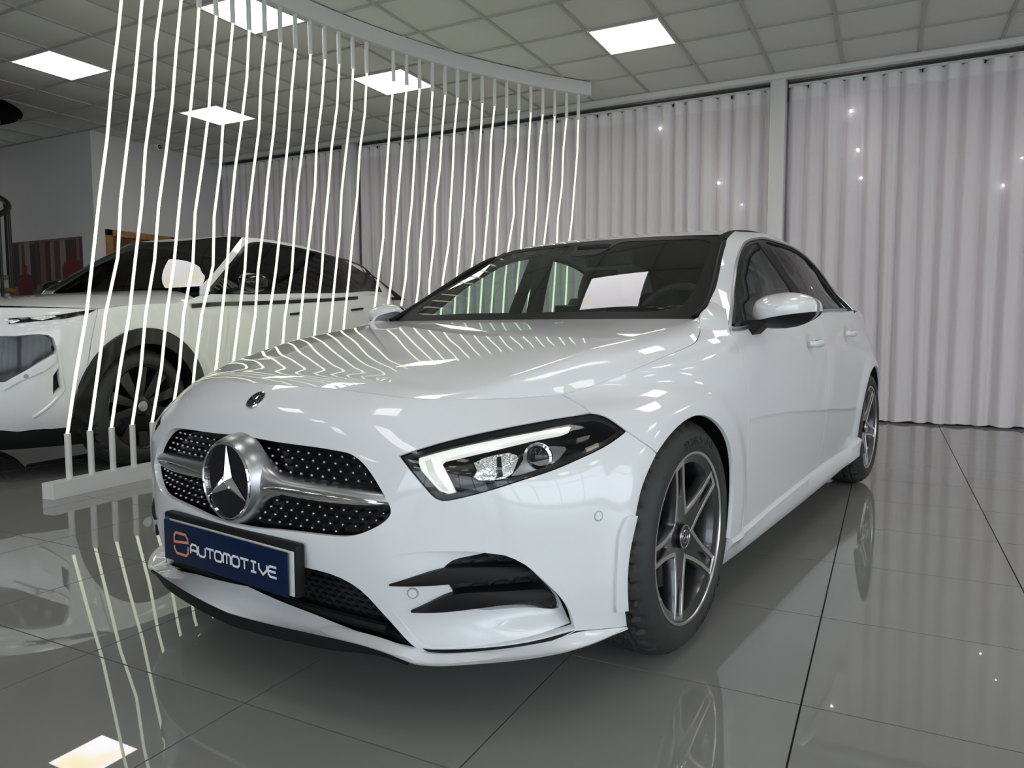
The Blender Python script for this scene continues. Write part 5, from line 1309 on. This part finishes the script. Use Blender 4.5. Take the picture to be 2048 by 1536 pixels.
# ---- cabin
M_trimd = mat('cabin_black', (.010, .010, .011), .6); M_seat = mat('seat_black_leather', (.016, .016, .017), .45)
cab = empty('cabin', (0, 0, 0), parent=car)
dash = [(.40, .90), (.50, .915), (.75, .925), (.92, .90), (.97, .84), (.96, .60)]
V = [(x, y+.06*abs(x)**2*0, z-.04*abs(x/.74)**4) for x in np.linspace(-.72, .72, 21) for y, z in dash]
link('dashboard', mesh('dashboard', V, grid_faces(21, 6, False), M_trimd, True, 40), cab)
MB().box((.0, .90, .955), (.26, .02, .10), .008).obj('centre_screen', mat('screen_black', (.01, .01, .012), .05), cab)
MB().box((.37, .90, .950), (.28, .02, .09), .008).obj('instrument_screen', mat('screen_black', (.01, .01, .012), .05), cab)
def seat(x, y, nm='front_seat'):
    m_ = MB()
    m_.box((x, y+.02, .50), (.50, .50, .16), .05); o = m_.obj(nm, M_seat, cab)
    def back(wd, z0, z1, yb, lean, th, n2, rr_=.06):
        V = []; 
        for i in range(9):
            t = i/8; z = z0+(z1-z0)*t; w = wd*(1-.22*t**2)*(.92+.08*math.sin(math.pi*t)); yy_ = yb+lean*t; e = th*(1-.4*t)
            for k in range(16):
                a = 2*math.pi*k/16; V.append((x+w/2*math.copysign(abs(math.cos(a))**.6, math.cos(a)), yy_+e/2*math.copysign(abs(math.sin(a))**.8, math.sin(a)), z))
        F = [(i*16+j, i*16+(j+1) % 16, (i+1)*16+(j+1) % 16, (i+1)*16+j) for i in range(8) for j in range(16)]+[tuple(range(128, 144))]
        link(n2, mesh(n2, V, F, M_seat, True, 50), o)
    back(.50, .54, 1.07, y+.24, .17, .15, 'backrest'); back(.27, 1.04, 1.225, y+.405, .03, .11, 'headrest')
seat(.37, 1.33); seat(-.37, 1.33)
MB().box((0, 2.32, .50), (1.24, .5, .18), .05).obj('rear_bench', M_seat, cab); MB().box((0, 2.60, .78), (1.22, .16, .5), .05).obj('rear_backrest', M_seat, cab)
for x in (-.4, 0, .4): MB().box((x, 2.64, 1.07), (.24, .09, .14), .035).obj('rear_headrest', M_seat, cab)
MB().tube([(.37+.185*math.cos(a), 1.055+.185*math.sin(a)*.42, .915+.185*math.sin(a)*.90) for a in np.linspace(0, 2*math.pi, 41)[:-1]], .0165, 10, closed=True).obj('steering_wheel', M_trimd, cab)
MB().box((.37, 1.045, .91), (.30, .03, .05), .01).obj('steering_spoke', M_trimd, cab)
MB().lathe([(0, .0005), (-.01, .05), (-.02, .06), (.08, .05)], 20, 'y', (.37, 1.035, .90)).obj('steering_hub', M_trimd, cab)
MB().box((0, 1.155, 1.222), (.24, .035, .065), .015).obj('rear_view_mirror', M_trimd, cab)
MB().box((0, 1.06, 1.262), (.16, .12, .03), .01).obj('camera_cover', M_trimd, cab)
sheet('headliner', lambda a, t: roof(a*.97, .02+t*.96)-[0, 0, .03], 12, 14, M_trimd, cab, (-1, 1), (0, 1))
for s in (1, -1):
    MB().tube([(s*.66, 1.50, .9), (s*.60, 1.49, 1.15), (s*.545, 1.47, 1.29)], .045, 8).obj('centre_pillar', M_trimd, cab)
    MB().box((s*.74, 1.35, .62), (.06, 1.7, .60), .02).obj('door_card', M_trimd, cab)
    MB().tube([(s*.66, .56, .93), (s*.60, .85, 1.12), (s*.535, 1.12, 1.26)], .022, 8).obj('pillar_trim', M_trimd, cab)
# ================================================================== WHITE CROSSOVER behind the light tubes
SYAW = math.asin(-.1045); SO = np.array([-5.293, 3.099]); sc2, ss2 = math.cos(SYAW), math.sin(SYAW)
suv = empty('crossover', (SO[0], SO[1], 0), -SYAW); tag(suv, 'white crossover with black wheel arches and dark windows, parked behind the luminous tubes', 'car')
def s2w(X): X = np.atleast_2d(X); return np.stack([SO[0]+sc2*X[:, 0]+ss2*X[:, 1], SO[1]-ss2*X[:, 0]+sc2*X[:, 1], X[:, 2]], 1)
def scp(X): return project(s2w(X))
_d = CC-np.array([SO[0], SO[1], 0]); SCC = np.array([sc2*_d[0]-ss2*_d[1], ss2*_d[0]+sc2*_d[1], _d[2]])
def SR(w, yf, yr): return [(0, yf), (.35, yf+.01), (.60, yf+.06), (w-.20, yf+.16), (w-.09, yf+.32), (w-.03, yf+.50), (w-.008, yf+.72), (w, yf+1.0), (w, 1.2), (w, 2.0), (w, 2.6), (w-.004, 3.0), (w-.03, 3.35), (w-.12, yr-.2), (w-.32, yr-.06), (.3, yr-.01), (0, yr)]
SROW = {.22: SR(.86, -.80, 3.66), .34: SR(.915, -.90, 3.72), .50: SR(.945, -.945, 3.78), .70: SR(.955, -.95, 3.80), .88: SR(.955, -.93, 3.80), 1.00: SR(.948, -.89, 3.78), 1.08: SR(.93, -.80, 3.74), 1.16: SR(.895, -.62, 3.68), 1.26: SR(.85, -.30, 3.55)}
sbelt, SUMAX = make_girth(SROW, .50, 2.90, .92, ((0., .39, .50), (2.82, .39, .50)), .012)
ST = Tracer(sbelt, np.linspace(-.6, 4.4, 300), np.linspace(.225, 1.25, 120), scp, SCC)
straceS = lambda l: np.array([ST(q) for q in l])
def SBy(y, z):
    u = np.linspace(.9, 4.6, 700); X = sbelt(u, np.full(700, z)); return (float(np.interp(y, X[:, 1], u)), z)
syz = lambda l: np.array([SBy(y, z) for y, z in l])
M_spaint = mat('crossover_white_paint', (.80, .80, .80), .35, coat=1., coat_rough=.02)
ARF = np.array([(.505*math.cos(t), .39+.52*math.sin(t)) for t in np.linspace(math.radians(197), math.radians(-17), 36)]); ARR = ARF+[2.82, 0]
def arc_uv(A): return syz(A)
def arc_front(A):
    out = []
    for y, z in A:
        u = np.linspace(.3, 2.2, 600); X = sbelt(u, np.full(600, z)); out.append((float(np.interp(y, X[:, 1], u)), z))
    return np.array(out)
af, ar = arc_front(ARF), arc_uv(ARR)
zt0 = 1.04
HOODL = straceS([(196, 617.5), (250, 611), (320, 607), (362, 604.5)])     # bonnet shut line on the flank
hl0 = HOODL[0]
# front bumper with black mouth, light bar and corner slot
nose_top = np.vstack([np.stack([np.linspace(0, hl0[0], 14)[:-1], np.interp(np.linspace(0, hl0[0], 14)[:-1], [0, hl0[0]], [1.03, hl0[1]])], 1), [hl0]])
wingseam = seg(np.vstack([hl0, af[8]]))
fb_r = loop(nose_top, wingseam, af[:9][::-1], seg(np.array([af[0], (.45, .315), (0, .30)])))
fb = np.vstack([fb_r, mir(fb_r)[1:-1]])
mouth = straceS([(30, 672), (86, 668.6), (103, 672), (111, 688), (114, 703), (88, 720), (60, 737), (30, 753), (8, 765)])
mouth = seg(np.vstack([mouth]), step=.03); mouth = np.vstack([[0, mouth[0, 1]], mouth, [0, mouth[-1, 1]-.02]]); mouth = np.vstack([mouth, mir(mouth)[1:-1]])
lbar = straceS([(20, 637), (60, 634), (118.7, 629.5), (170.6, 621.4), (193, 618.8), (173, 629), (128.6, 637.7), (74, 642.8), (39.6, 646), (20, 648)])
lbar = np.vstack([[0, lbar[0, 1]], lbar, [0, lbar[-1, 1]]]); lbar = np.vstack([lbar, mir(lbar)[1:-1]])
slot = straceS([(106, 752), (117, 735), (122, 775), (106, 791)]); slot = loop(*[np.linspace(slot[i], slot[(i+1) % 4], 5) for i in range(4)])
sfb = panel('front_bumper', sbelt, fb, M_spaint, suv, holes=[mouth, slot, mir(slot)], h=.05, flange=.03, hflange=.05)
nsb = lambda u, z: normals_of(sbelt, np.stack([np.ravel(u), np.ravel(z)], 1)).reshape(np.shape(u)+(3,))
sback = lambda d: (lambda u, z: sbelt(u, z)-nsb(u, z)*d)
panel('grille_mouth', sback(.045), inset(mouth, -.01), M_black, sfb, gap=0, flange=0, h=.08)
panel('bumper_slot', sback(.045), inset(slot, -.01), M_plast, sfb, gap=0, flange=0, h=.08, mirror=True)
panel('light_bar', sbelt, lbar, M_black, suv, gap=0, flange=.006, h=.05, off=.003)
for k, (a, b) in enumerate([((8, 641.5), (40, 643)), ((58, 636.5), (112, 634.5))]):
    p = straceS([(a[0], a[1]-2), (b[0]-4, b[1]-3), (b[0], b[1]-1), ((a[0]+b[0])/2, (a[1]+b[1])/2+5), (a[0]+6, a[1]+2)])
    panel('light_segment', sbelt, p, mat('lamp_reflector', (.72, .73, .74), .12, 1.), suv, gap=0, flange=.003, h=.03, off=.006, mirror=True)
rib = straceS([(0, 771), (36, 752), (75, 733), (110, 712), (112, 722), (90, 741), (40, 762), (8, 780)])
panel('bumper_rib', sbelt, rib, M_spaint, sfb, gap=0, flange=.03, h=.04, off=.018, mirror=True)
edge = straceS([(114, 690), (119, 720), (124, 760), (127, 778), (118, 792), (95, 815), (66, 835)]); e3 = sbelt(*seg(edge).T)
for s in (1, -1): MB().tube([p*[s, 1, 1] for p in e3], .010, 8).obj('bumper_edge', M_spaint, sfb)
for q in ((52, 752), (155, 783)):
    c = ST(q); X = sbelt(c[:1], c[1:])[0]; n = normals_of(sbelt, c[None])[0]
    for s in (1, -1): MB().tube([(X+n*(.0 if q[0] > 100 else .018))*[s, 1, 1], (X+n*(.003 if q[0] > 100 else .0205))*[s, 1, 1]], .013, 14).obj('parking_sensor', mat('sensor_ring', (.35, .36, .37), .4), sfb)
# wing, doors, quarter
YA, YBs, YC = .80, 1.78, 2.78
def belt_z(y): return float(np.interp(y, [.3, .66, 2.43, 3.15], [1.13, 1.158, 1.248, 1.29]))-.012
sill = .36
wtop = np.vstack([HOODL, syz([(.50, 1.135), (.62, 1.155), (YA, belt_z(YA))])])
wing2 = loop(seg(wtop), seg(syz([(YA, belt_z(YA)), (YA-.03, .95), (YA-.04, .6), (YA-.10, sill)])), np.array([SBy(YA-.10, sill), af[-1]]), af[8:][::-1], wingseam[::-1])
panel('wing', sbelt, wing2, M_spaint, suv, h=.05, mirror=True)
def sdoor(nm, y0, y1, rear=None):
    top = syz([(y, min(1.249, belt_z(y))) for y in np.linspace(y0, y1, 12)]); d0 = .03 if nm == 'front_door' else 0
    r = seg(syz([(y1, min(1.249, belt_z(y1))), (y1, .95), (y1-.01, .6), (y1-.02, sill)])) if rear is None else rear
    l = seg(syz([(y0-.10*(nm == 'front_door')-.02*(nm != 'front_door'), sill), (y0-.04*(nm == 'front_door')-.01*(nm != 'front_door'), .6), (y0-.03*(nm == 'front_door'), .95), (y0, min(1.249, belt_z(y0)))]))
    P = loop(top, r, seg(np.array([r[-1], l[0]]), step=.1), l); panel(nm, sbelt, P, M_spaint, suv, h=.05, mirror=True)
sdoor('front_door', YA, YBs)
rr2 = np.vstack([seg(syz([(YC, belt_z(YC)-.03), (YC-.02, 1.0), (2.60, .90)])), ar[(ARR[:, 0] < 2.60)][::-1], [SBy(2.33, sill)]])
rr2[:, 1] = np.minimum(rr2[:, 1], 1.249); sdoor('rear_door', YBs, YC-.005, rr2)
qt = loop(syz([(YC, 1.23), (3.0, 1.249), (3.3, 1.249)]), np.array([SBy(3.3, 1.249), (SUMAX-.001, 1.249)]), np.array([(SUMAX-.001, 1.249), (SUMAX-.001, .30)]), np.array([(SUMAX-.001, .30), SBy(3.36, .30)]), ar[ARR[:, 0] > 2.60][::-1], syz([(YC-.02, 1.0)]))
panel('rear_quarter', sbelt, qt, M_spaint, suv, h=.06, mirror=True)
# black wheel-arch cladding, sill cladding, lower skirt
for A in (af, ar):
    A3 = sbelt(*A.T); ce_ = (0 if A is af else 2.82)
    I3 = np.array([(p[0]+.012, ce_+(p[1]-ce_)*.80, .39+(p[2]-.39)*.80) for p in A3]); I3[:, 0] = np.maximum(I3[:, 0], .90)
    for s in (1, -1):
        V = (np.stack([A3-[.02, 0, 0], A3+[.014, 0, 0], A3*.5+I3*.5+[.010, 0, 0], I3+[.004, 0, 0], I3-[.30, 0, 0]], 1)*[s, 1, 1]).reshape(-1, 3)
        link('arch_cladding', mesh('arch_cladding', V, grid_faces(len(A3), 5, s < 0), mat('gloss_black_cladding', (.008, .008, .009), .18), True, 50), suv)
for s in (1, -1): MB().box((s*.915, 1.41, .285), (.08, 1.86, .16), .02).obj('sill_cladding', M_plast, suv)
V = []; 
for u in np.linspace(-1.05, 1.05, 41): p = sbelt(np.array([u]), np.array([.315]))[0]; V += [(p[0], p[1]+.004, .33), (p[0]*.985, p[1]+.02, .20), (p[0]*.9, p[1]+.2, .18)]
link('front_skirt', mesh('front_skirt', V, grid_faces(41, 3, True), M_plast, True), suv)
# bonnet
hood3 = sbelt(*seg(HOODL, 20).T)
def sbonnet(a, t):
    a = np.asarray(a, float); t = np.asarray(t, float); sh = np.broadcast(a, t).shape; a = np.broadcast_to(a, sh).ravel(); t = np.broadcast_to(t, sh).ravel()
    ed = np.stack([np.interp(t, np.linspace(0, 1, 20), hood3[:, k]) for k in range(3)], 1)
    ed[:, 1] += .30*t**3*.6; cy = -.845+1.60*t; cz = 1.045+.165*t**.8
    k = np.abs(a)**3.2; ky = np.abs(a)**2
    return np.stack([ed[:, 0]*a, cy+(ed[:, 1]-cy)*ky, cz+(ed[:, 2]-cz)*k], 1).reshape(sh+(3,))
sheet('bonnet', sbonnet, 40, 30, M_spaint, suv, (-1, 1), (0, 1))
# glasshouse
def sgh(y, z):
    y = np.asarray(y, float); z = np.asarray(z, float)
    x = .905-.40*(z-1.15)-.28*np.maximum(0, z-1.15)**2-.06*(1-sstep(.3, 1.4, y))-.10*sstep(2.3, 3.4, y)
    return np.stack([x+0*y, y+0*z, z+0*y], -1)
SG = Tracer(sgh, np.linspace(.3, 3.6, 160), np.linspace(1.08, 1.70, 80), scp, SCC)
up = np.array([SG(q) for q in [(420, 587), (421, 574), (455, 533), (485, 495), (496.6, 487), (526, 484), (557, 488), (615.6, 499.6), (669.5, 513), (714.5, 527), (737, 542), (752, 562), (764, 584)]])
lowb = np.array([SG(q) for q in [(735, 582), (692, 585), (602, 586), (500, 588)]])
sdl = loop(seg(up[:2]), seg(up[1:4]), seg(up[3:]), seg(np.vstack([up[-1], lowb, up[0]])))
M_priv = glass_mat('privacy_glass', (.06, .07, .07))
panel('side_glass', sgh, sdl, M_priv, suv, gap=.003, flange=0, h=.08, mirror=True)
panel('glass_frame', sgh, sdl, M_black, suv, holes=[inset(sdl, .022)], gap=.001, flange=.01, h=.2, mirror=True, off=.003)
wsl = np.array([SG(q) for q in [(401, 572), (420, 553), (450, 518), (476, 484), (484, 474)]])
srail = np.array([(y, z) for y, z in ((1.42, 1.672), (1.75, 1.682), (2.1, 1.672), (2.5, 1.635), (2.9, 1.565), (3.2, 1.48), (3.45, 1.38), (3.55, 1.25))])
fr2 = loop(seg(wsl), seg(np.vstack([wsl[-1], srail])), np.array([srail[-1], (3.0, 1.25), (2.9, 1.24)]), np.array([(2.9, 1.24), sdl[np.argmax(sdl[:, 0])]]), seg(up[3:])[::-1], seg(up[1:4])[::-1], seg(up[:2])[::-1], np.array([up[0], (up[0, 0]-.1, up[0, 1]-.02)]))
panel('side_frame', sgh, fr2, M_spaint, suv, h=.06, mirror=True)
btm = loop(seg(np.vstack([up[0]+[0, -.003], lowb[::-1]+[0, -.003], up[-1]+[0, -.003]])), syz([(2.78, 1.2)])*0+[(3.0, 1.20)], np.array([(2.4, 1.19), (1.6, 1.165), (.66, 1.115)]))
panel('waist_panel', sgh, btm, M_spaint, suv, gap=0, flange=0, h=.08, mirror=True)
w3_ = sgh(*seg(wsl).T); tzz = (w3_[:, 2]-w3_[0, 2])/(w3_[-1, 2]-w3_[0, 2])
def sws(a, t):
    a = np.asarray(a, float); t = np.asarray(t, float); sh = np.broadcast(a, t).shape; a = np.broadcast_to(a, sh).ravel(); t = np.broadcast_to(t, sh).ravel()
    e = np.stack([np.polyval(np.polyfit(tzz, w3_[:, k], 2), t) for k in range(3)], 1); cy = .60+.58*t; cz = 1.205+.435*t+.06*t*(1-t); k = np.abs(a)**2
    return np.stack([e[:, 0]*a, cy+(e[:, 1]-cy)*k, cz+(e[:, 2]-cz)*k], 1).reshape(sh+(3,))
sheet('windscreen', sws, 40, 24, glass_mat('crossover_screen', (.30, .34, .33)), suv, (-1, 1), (0, 1))
def sroof(a, t):
    a = np.asarray(a, float); t = np.asarray(t, float); sh = np.broadcast(a, t).shape; a = np.broadcast_to(a, sh).ravel(); t = np.broadcast_to(t, sh).ravel()
    rl = np.vstack([wsl[-1], srail[:-2]]); y0 = 1.18+(rl[0, 0]-1.18)*np.abs(a)**2; y = y0+(3.30-y0)*t
    ze = np.interp(y, rl[:, 0], rl[:, 1]); e = sgh(y, ze); zc = np.interp(y, [1.18, 1.32, 1.5, 1.9, 2.3, 2.8, 3.3], [1.64, 1.685, 1.708, 1.722, 1.712, 1.655, 1.55])
    return np.stack([e[:, 0]*a, y, zc-(zc-ze)*np.abs(a)**3], 1).reshape(sh+(3,))
sheet('roof', sroof, 30, 40, M_spaint, suv, (-1, 1), (0, 1))
sheet('tailgate', lambda a, t: sroof(a, np.ones_like(a+t))*(1-t)[..., None]+np.stack([.86*a, 3.72-.10*a*a, 1.22+0*a], -1)*t[..., None], 20, 10, M_black, suv, (-1, 1), (0, 1))
# black waist moulding and handles, mirrors
for s in (1, -1):
    md = straceS([(382, 612), (420, 609), (500, 606.5), (602, 602.5), (670, 599), (714.5, 595.5)]); m3 = np.vstack([sbelt(*seg(md, 30).T)+[.006, 0, 0]])
    V = (np.stack([m3+[-.01, 0, .017], m3+[.004, 0, .015], m3+[.004, 0, -.015], m3+[-.01, 0, -.017]], 1)*[s, 1, 1]).reshape(-1, 3)
    link('waist_moulding', mesh('waist_moulding', V, grid_faces(30, 4, s < 0), M_black, True, 40), suv)
    for q0, q1 in (((580, 628.5), (602, 626)), ((702, 620), (724, 617))):
        a, b = ST(q0), ST(q1); A = sbelt(a[:1], a[1:])[0]; B = sbelt(b[:1], b[1:])[0]
        MB().tube([(A+[.006, 0, 0])*[s, 1, 1], ((A+B)/2+[.014, 0, 0])*[s, 1, 1], (B+[.006, 0, 0])*[s, 1, 1]], .014, 8, flat=.7).obj('door_handle', M_plast, suv)
    mr = empty('door_mirror', (0, 0, 0), parent=suv)
    V = []; NTH = 24
    for i in range(9):
        r = min(1, i/7); 
        for j in range(NTH):
            t = 2*math.pi*j/NTH; ct, st_ = math.cos(t), math.sin(t); V.append(((1.055+.115*r*math.copysign(abs(ct)**.7, ct))*s, .90-.10*(1-r**2.4)+(.05 if i == 8 else 0), 1.255+.072*r*math.copysign(abs(st_)**.7, st_)*(1-.2*ct)))
    F = [(i*NTH+j, i*NTH+(j+1) % NTH, (i+1)*NTH+(j+1) % NTH, (i+1)*NTH+j) for i in range(8) for j in range(NTH)]
    link('mirror_shell', mesh('mirror_shell', V, F if s > 0 else [f[::-1] for f in F], M_black, True), mr)
    MB().tube([(.86*s, .88, 1.19), (.99*s, .88, 1.215)], .03, 8, flat=.6).obj('mirror_arm', M_plast, mr)
# wheels and dark inner parts
M_rimk = mat('rim_gloss_black', (.010, .010, .011), .15)
def suv_wheel():
    P = []
    P.append(('tyre', WP[0][1].copy())); me = P[0][1]; me.transform(Matrix.Diagonal((1.08, .39/.3295, .39/.3295, 1)))
    P.append(('rim_barrel', MB().lathe([(0, .282), (.003, .278), (-.006, .265), (-.03, .25), (-.16, .24)], 48).me('rim_barrel', M_rimk)))
    for k in range(10):
        a = 2*math.pi*k/10+.2; w = .035+.012*(k % 2); ca, sa = math.cos(a), math.sin(a)
        def f(r, o, x): return (x, r*ca-o*sa, r*sa+o*ca)
        V = [f(.05, -.02, -.035), f(.05, .02, -.035), f(.272, w, -.010), f(.272, -w, -.010), f(.05, -.02, -.075), f(.05, .02, -.075), f(.272, w, -.06), f(.272, -w, -.06)]
        P.append(('spoke', mesh('spoke', V, [(0, 1, 2, 3), (0, 4, 5, 1), (1, 5, 6, 2), (2, 6, 7, 3), (3, 7, 4, 0)], M_rimk, False)))
    P.append(('hub_cap', MB().lathe([(-.07, .07), (-.03, .066), (-.022, .05), (-.02, .0005)], 28).me('hub_cap', M_rimk)))
    P.append(('hub_badge', MB().lathe([(-.0195, .036), (-.017, .034), (-.0165, .0005)], 24).me('hub_badge', M_satin)))
    P.append(('wheel_back', MB().lathe([(-.12, .0005), (-.12, .24)], 32).me('wheel_back', M_under)))
    return P
SWP = suv_wheel()
for y in (0., 2.82): put_wheel(suv, SWP, .925, y, .39, True, .1); put_wheel(suv, SWP, -.925, y, .39, False, .4)
for y in (0., 2.82):
    for s in (1, -1):
        V = []; na = 18
        for k in range(na):
            a = math.radians(-20+220*k/(na-1)); V += [(s*.90, y+.45*math.cos(a), .39+.45*math.sin(a)), (s*.55, y+.45*math.cos(a), .39+.45*math.sin(a))]
        link('wheel_housing', mesh('wheel_housing', V, [(2*k, 2*k+2, 2*k+3, 2*k+1) for k in range(na-1)]+[tuple(2*k+1 for k in range(na))], M_under, False), suv)
sp_ = MB(); sp_.box((0, 1.41, .30), (1.5, 1.75, .2)); sp_.box((0, 1.4, .34), (1.08, 4.3, .18)); sp_.box((0, -.1, .65), (1.06, 1.1, .6)); sp_.obj('floor_pan', M_under, suv, False)
sheet('bulkhead', lambda a, t: np.stack([.86*a, .68+0*a, .35+.83*t+0*a], -1), 4, 4, M_under, suv, (-1, 1), (0, 1))
scb = empty('cabin', (0, 0, 0), parent=suv)
V = [(x, y, z) for x in np.linspace(-.8, .8, 9) for y, z in ((.62, 1.15), (1.0, 1.14), (1.12, 1.05), (1.12, .7))]
link('dashboard', mesh('dashboard', V, grid_faces(9, 4), M_trimd, True, 40), scb)
for x in (-.4, .4):
    MB().box((x, 1.78, .80), (.52, .16, .75), .05).obj('front_seat', M_seat, scb); MB().box((x, 1.82, 1.30), (.28, .10, .20), .04).obj('headrest', M_seat, scb)
MB().box((0, 2.75, .95), (1.4, .16, .7), .05).obj('rear_seat', M_seat, scb)
MB().tube([(.40+.18*math.cos(a), 1.28+.18*math.sin(a)*.4, 1.15+.18*math.sin(a)*.9) for a in np.linspace(0, 2*math.pi, 33)[:-1]], .016, 8, closed=True).obj('steering_wheel', M_trimd, scb)
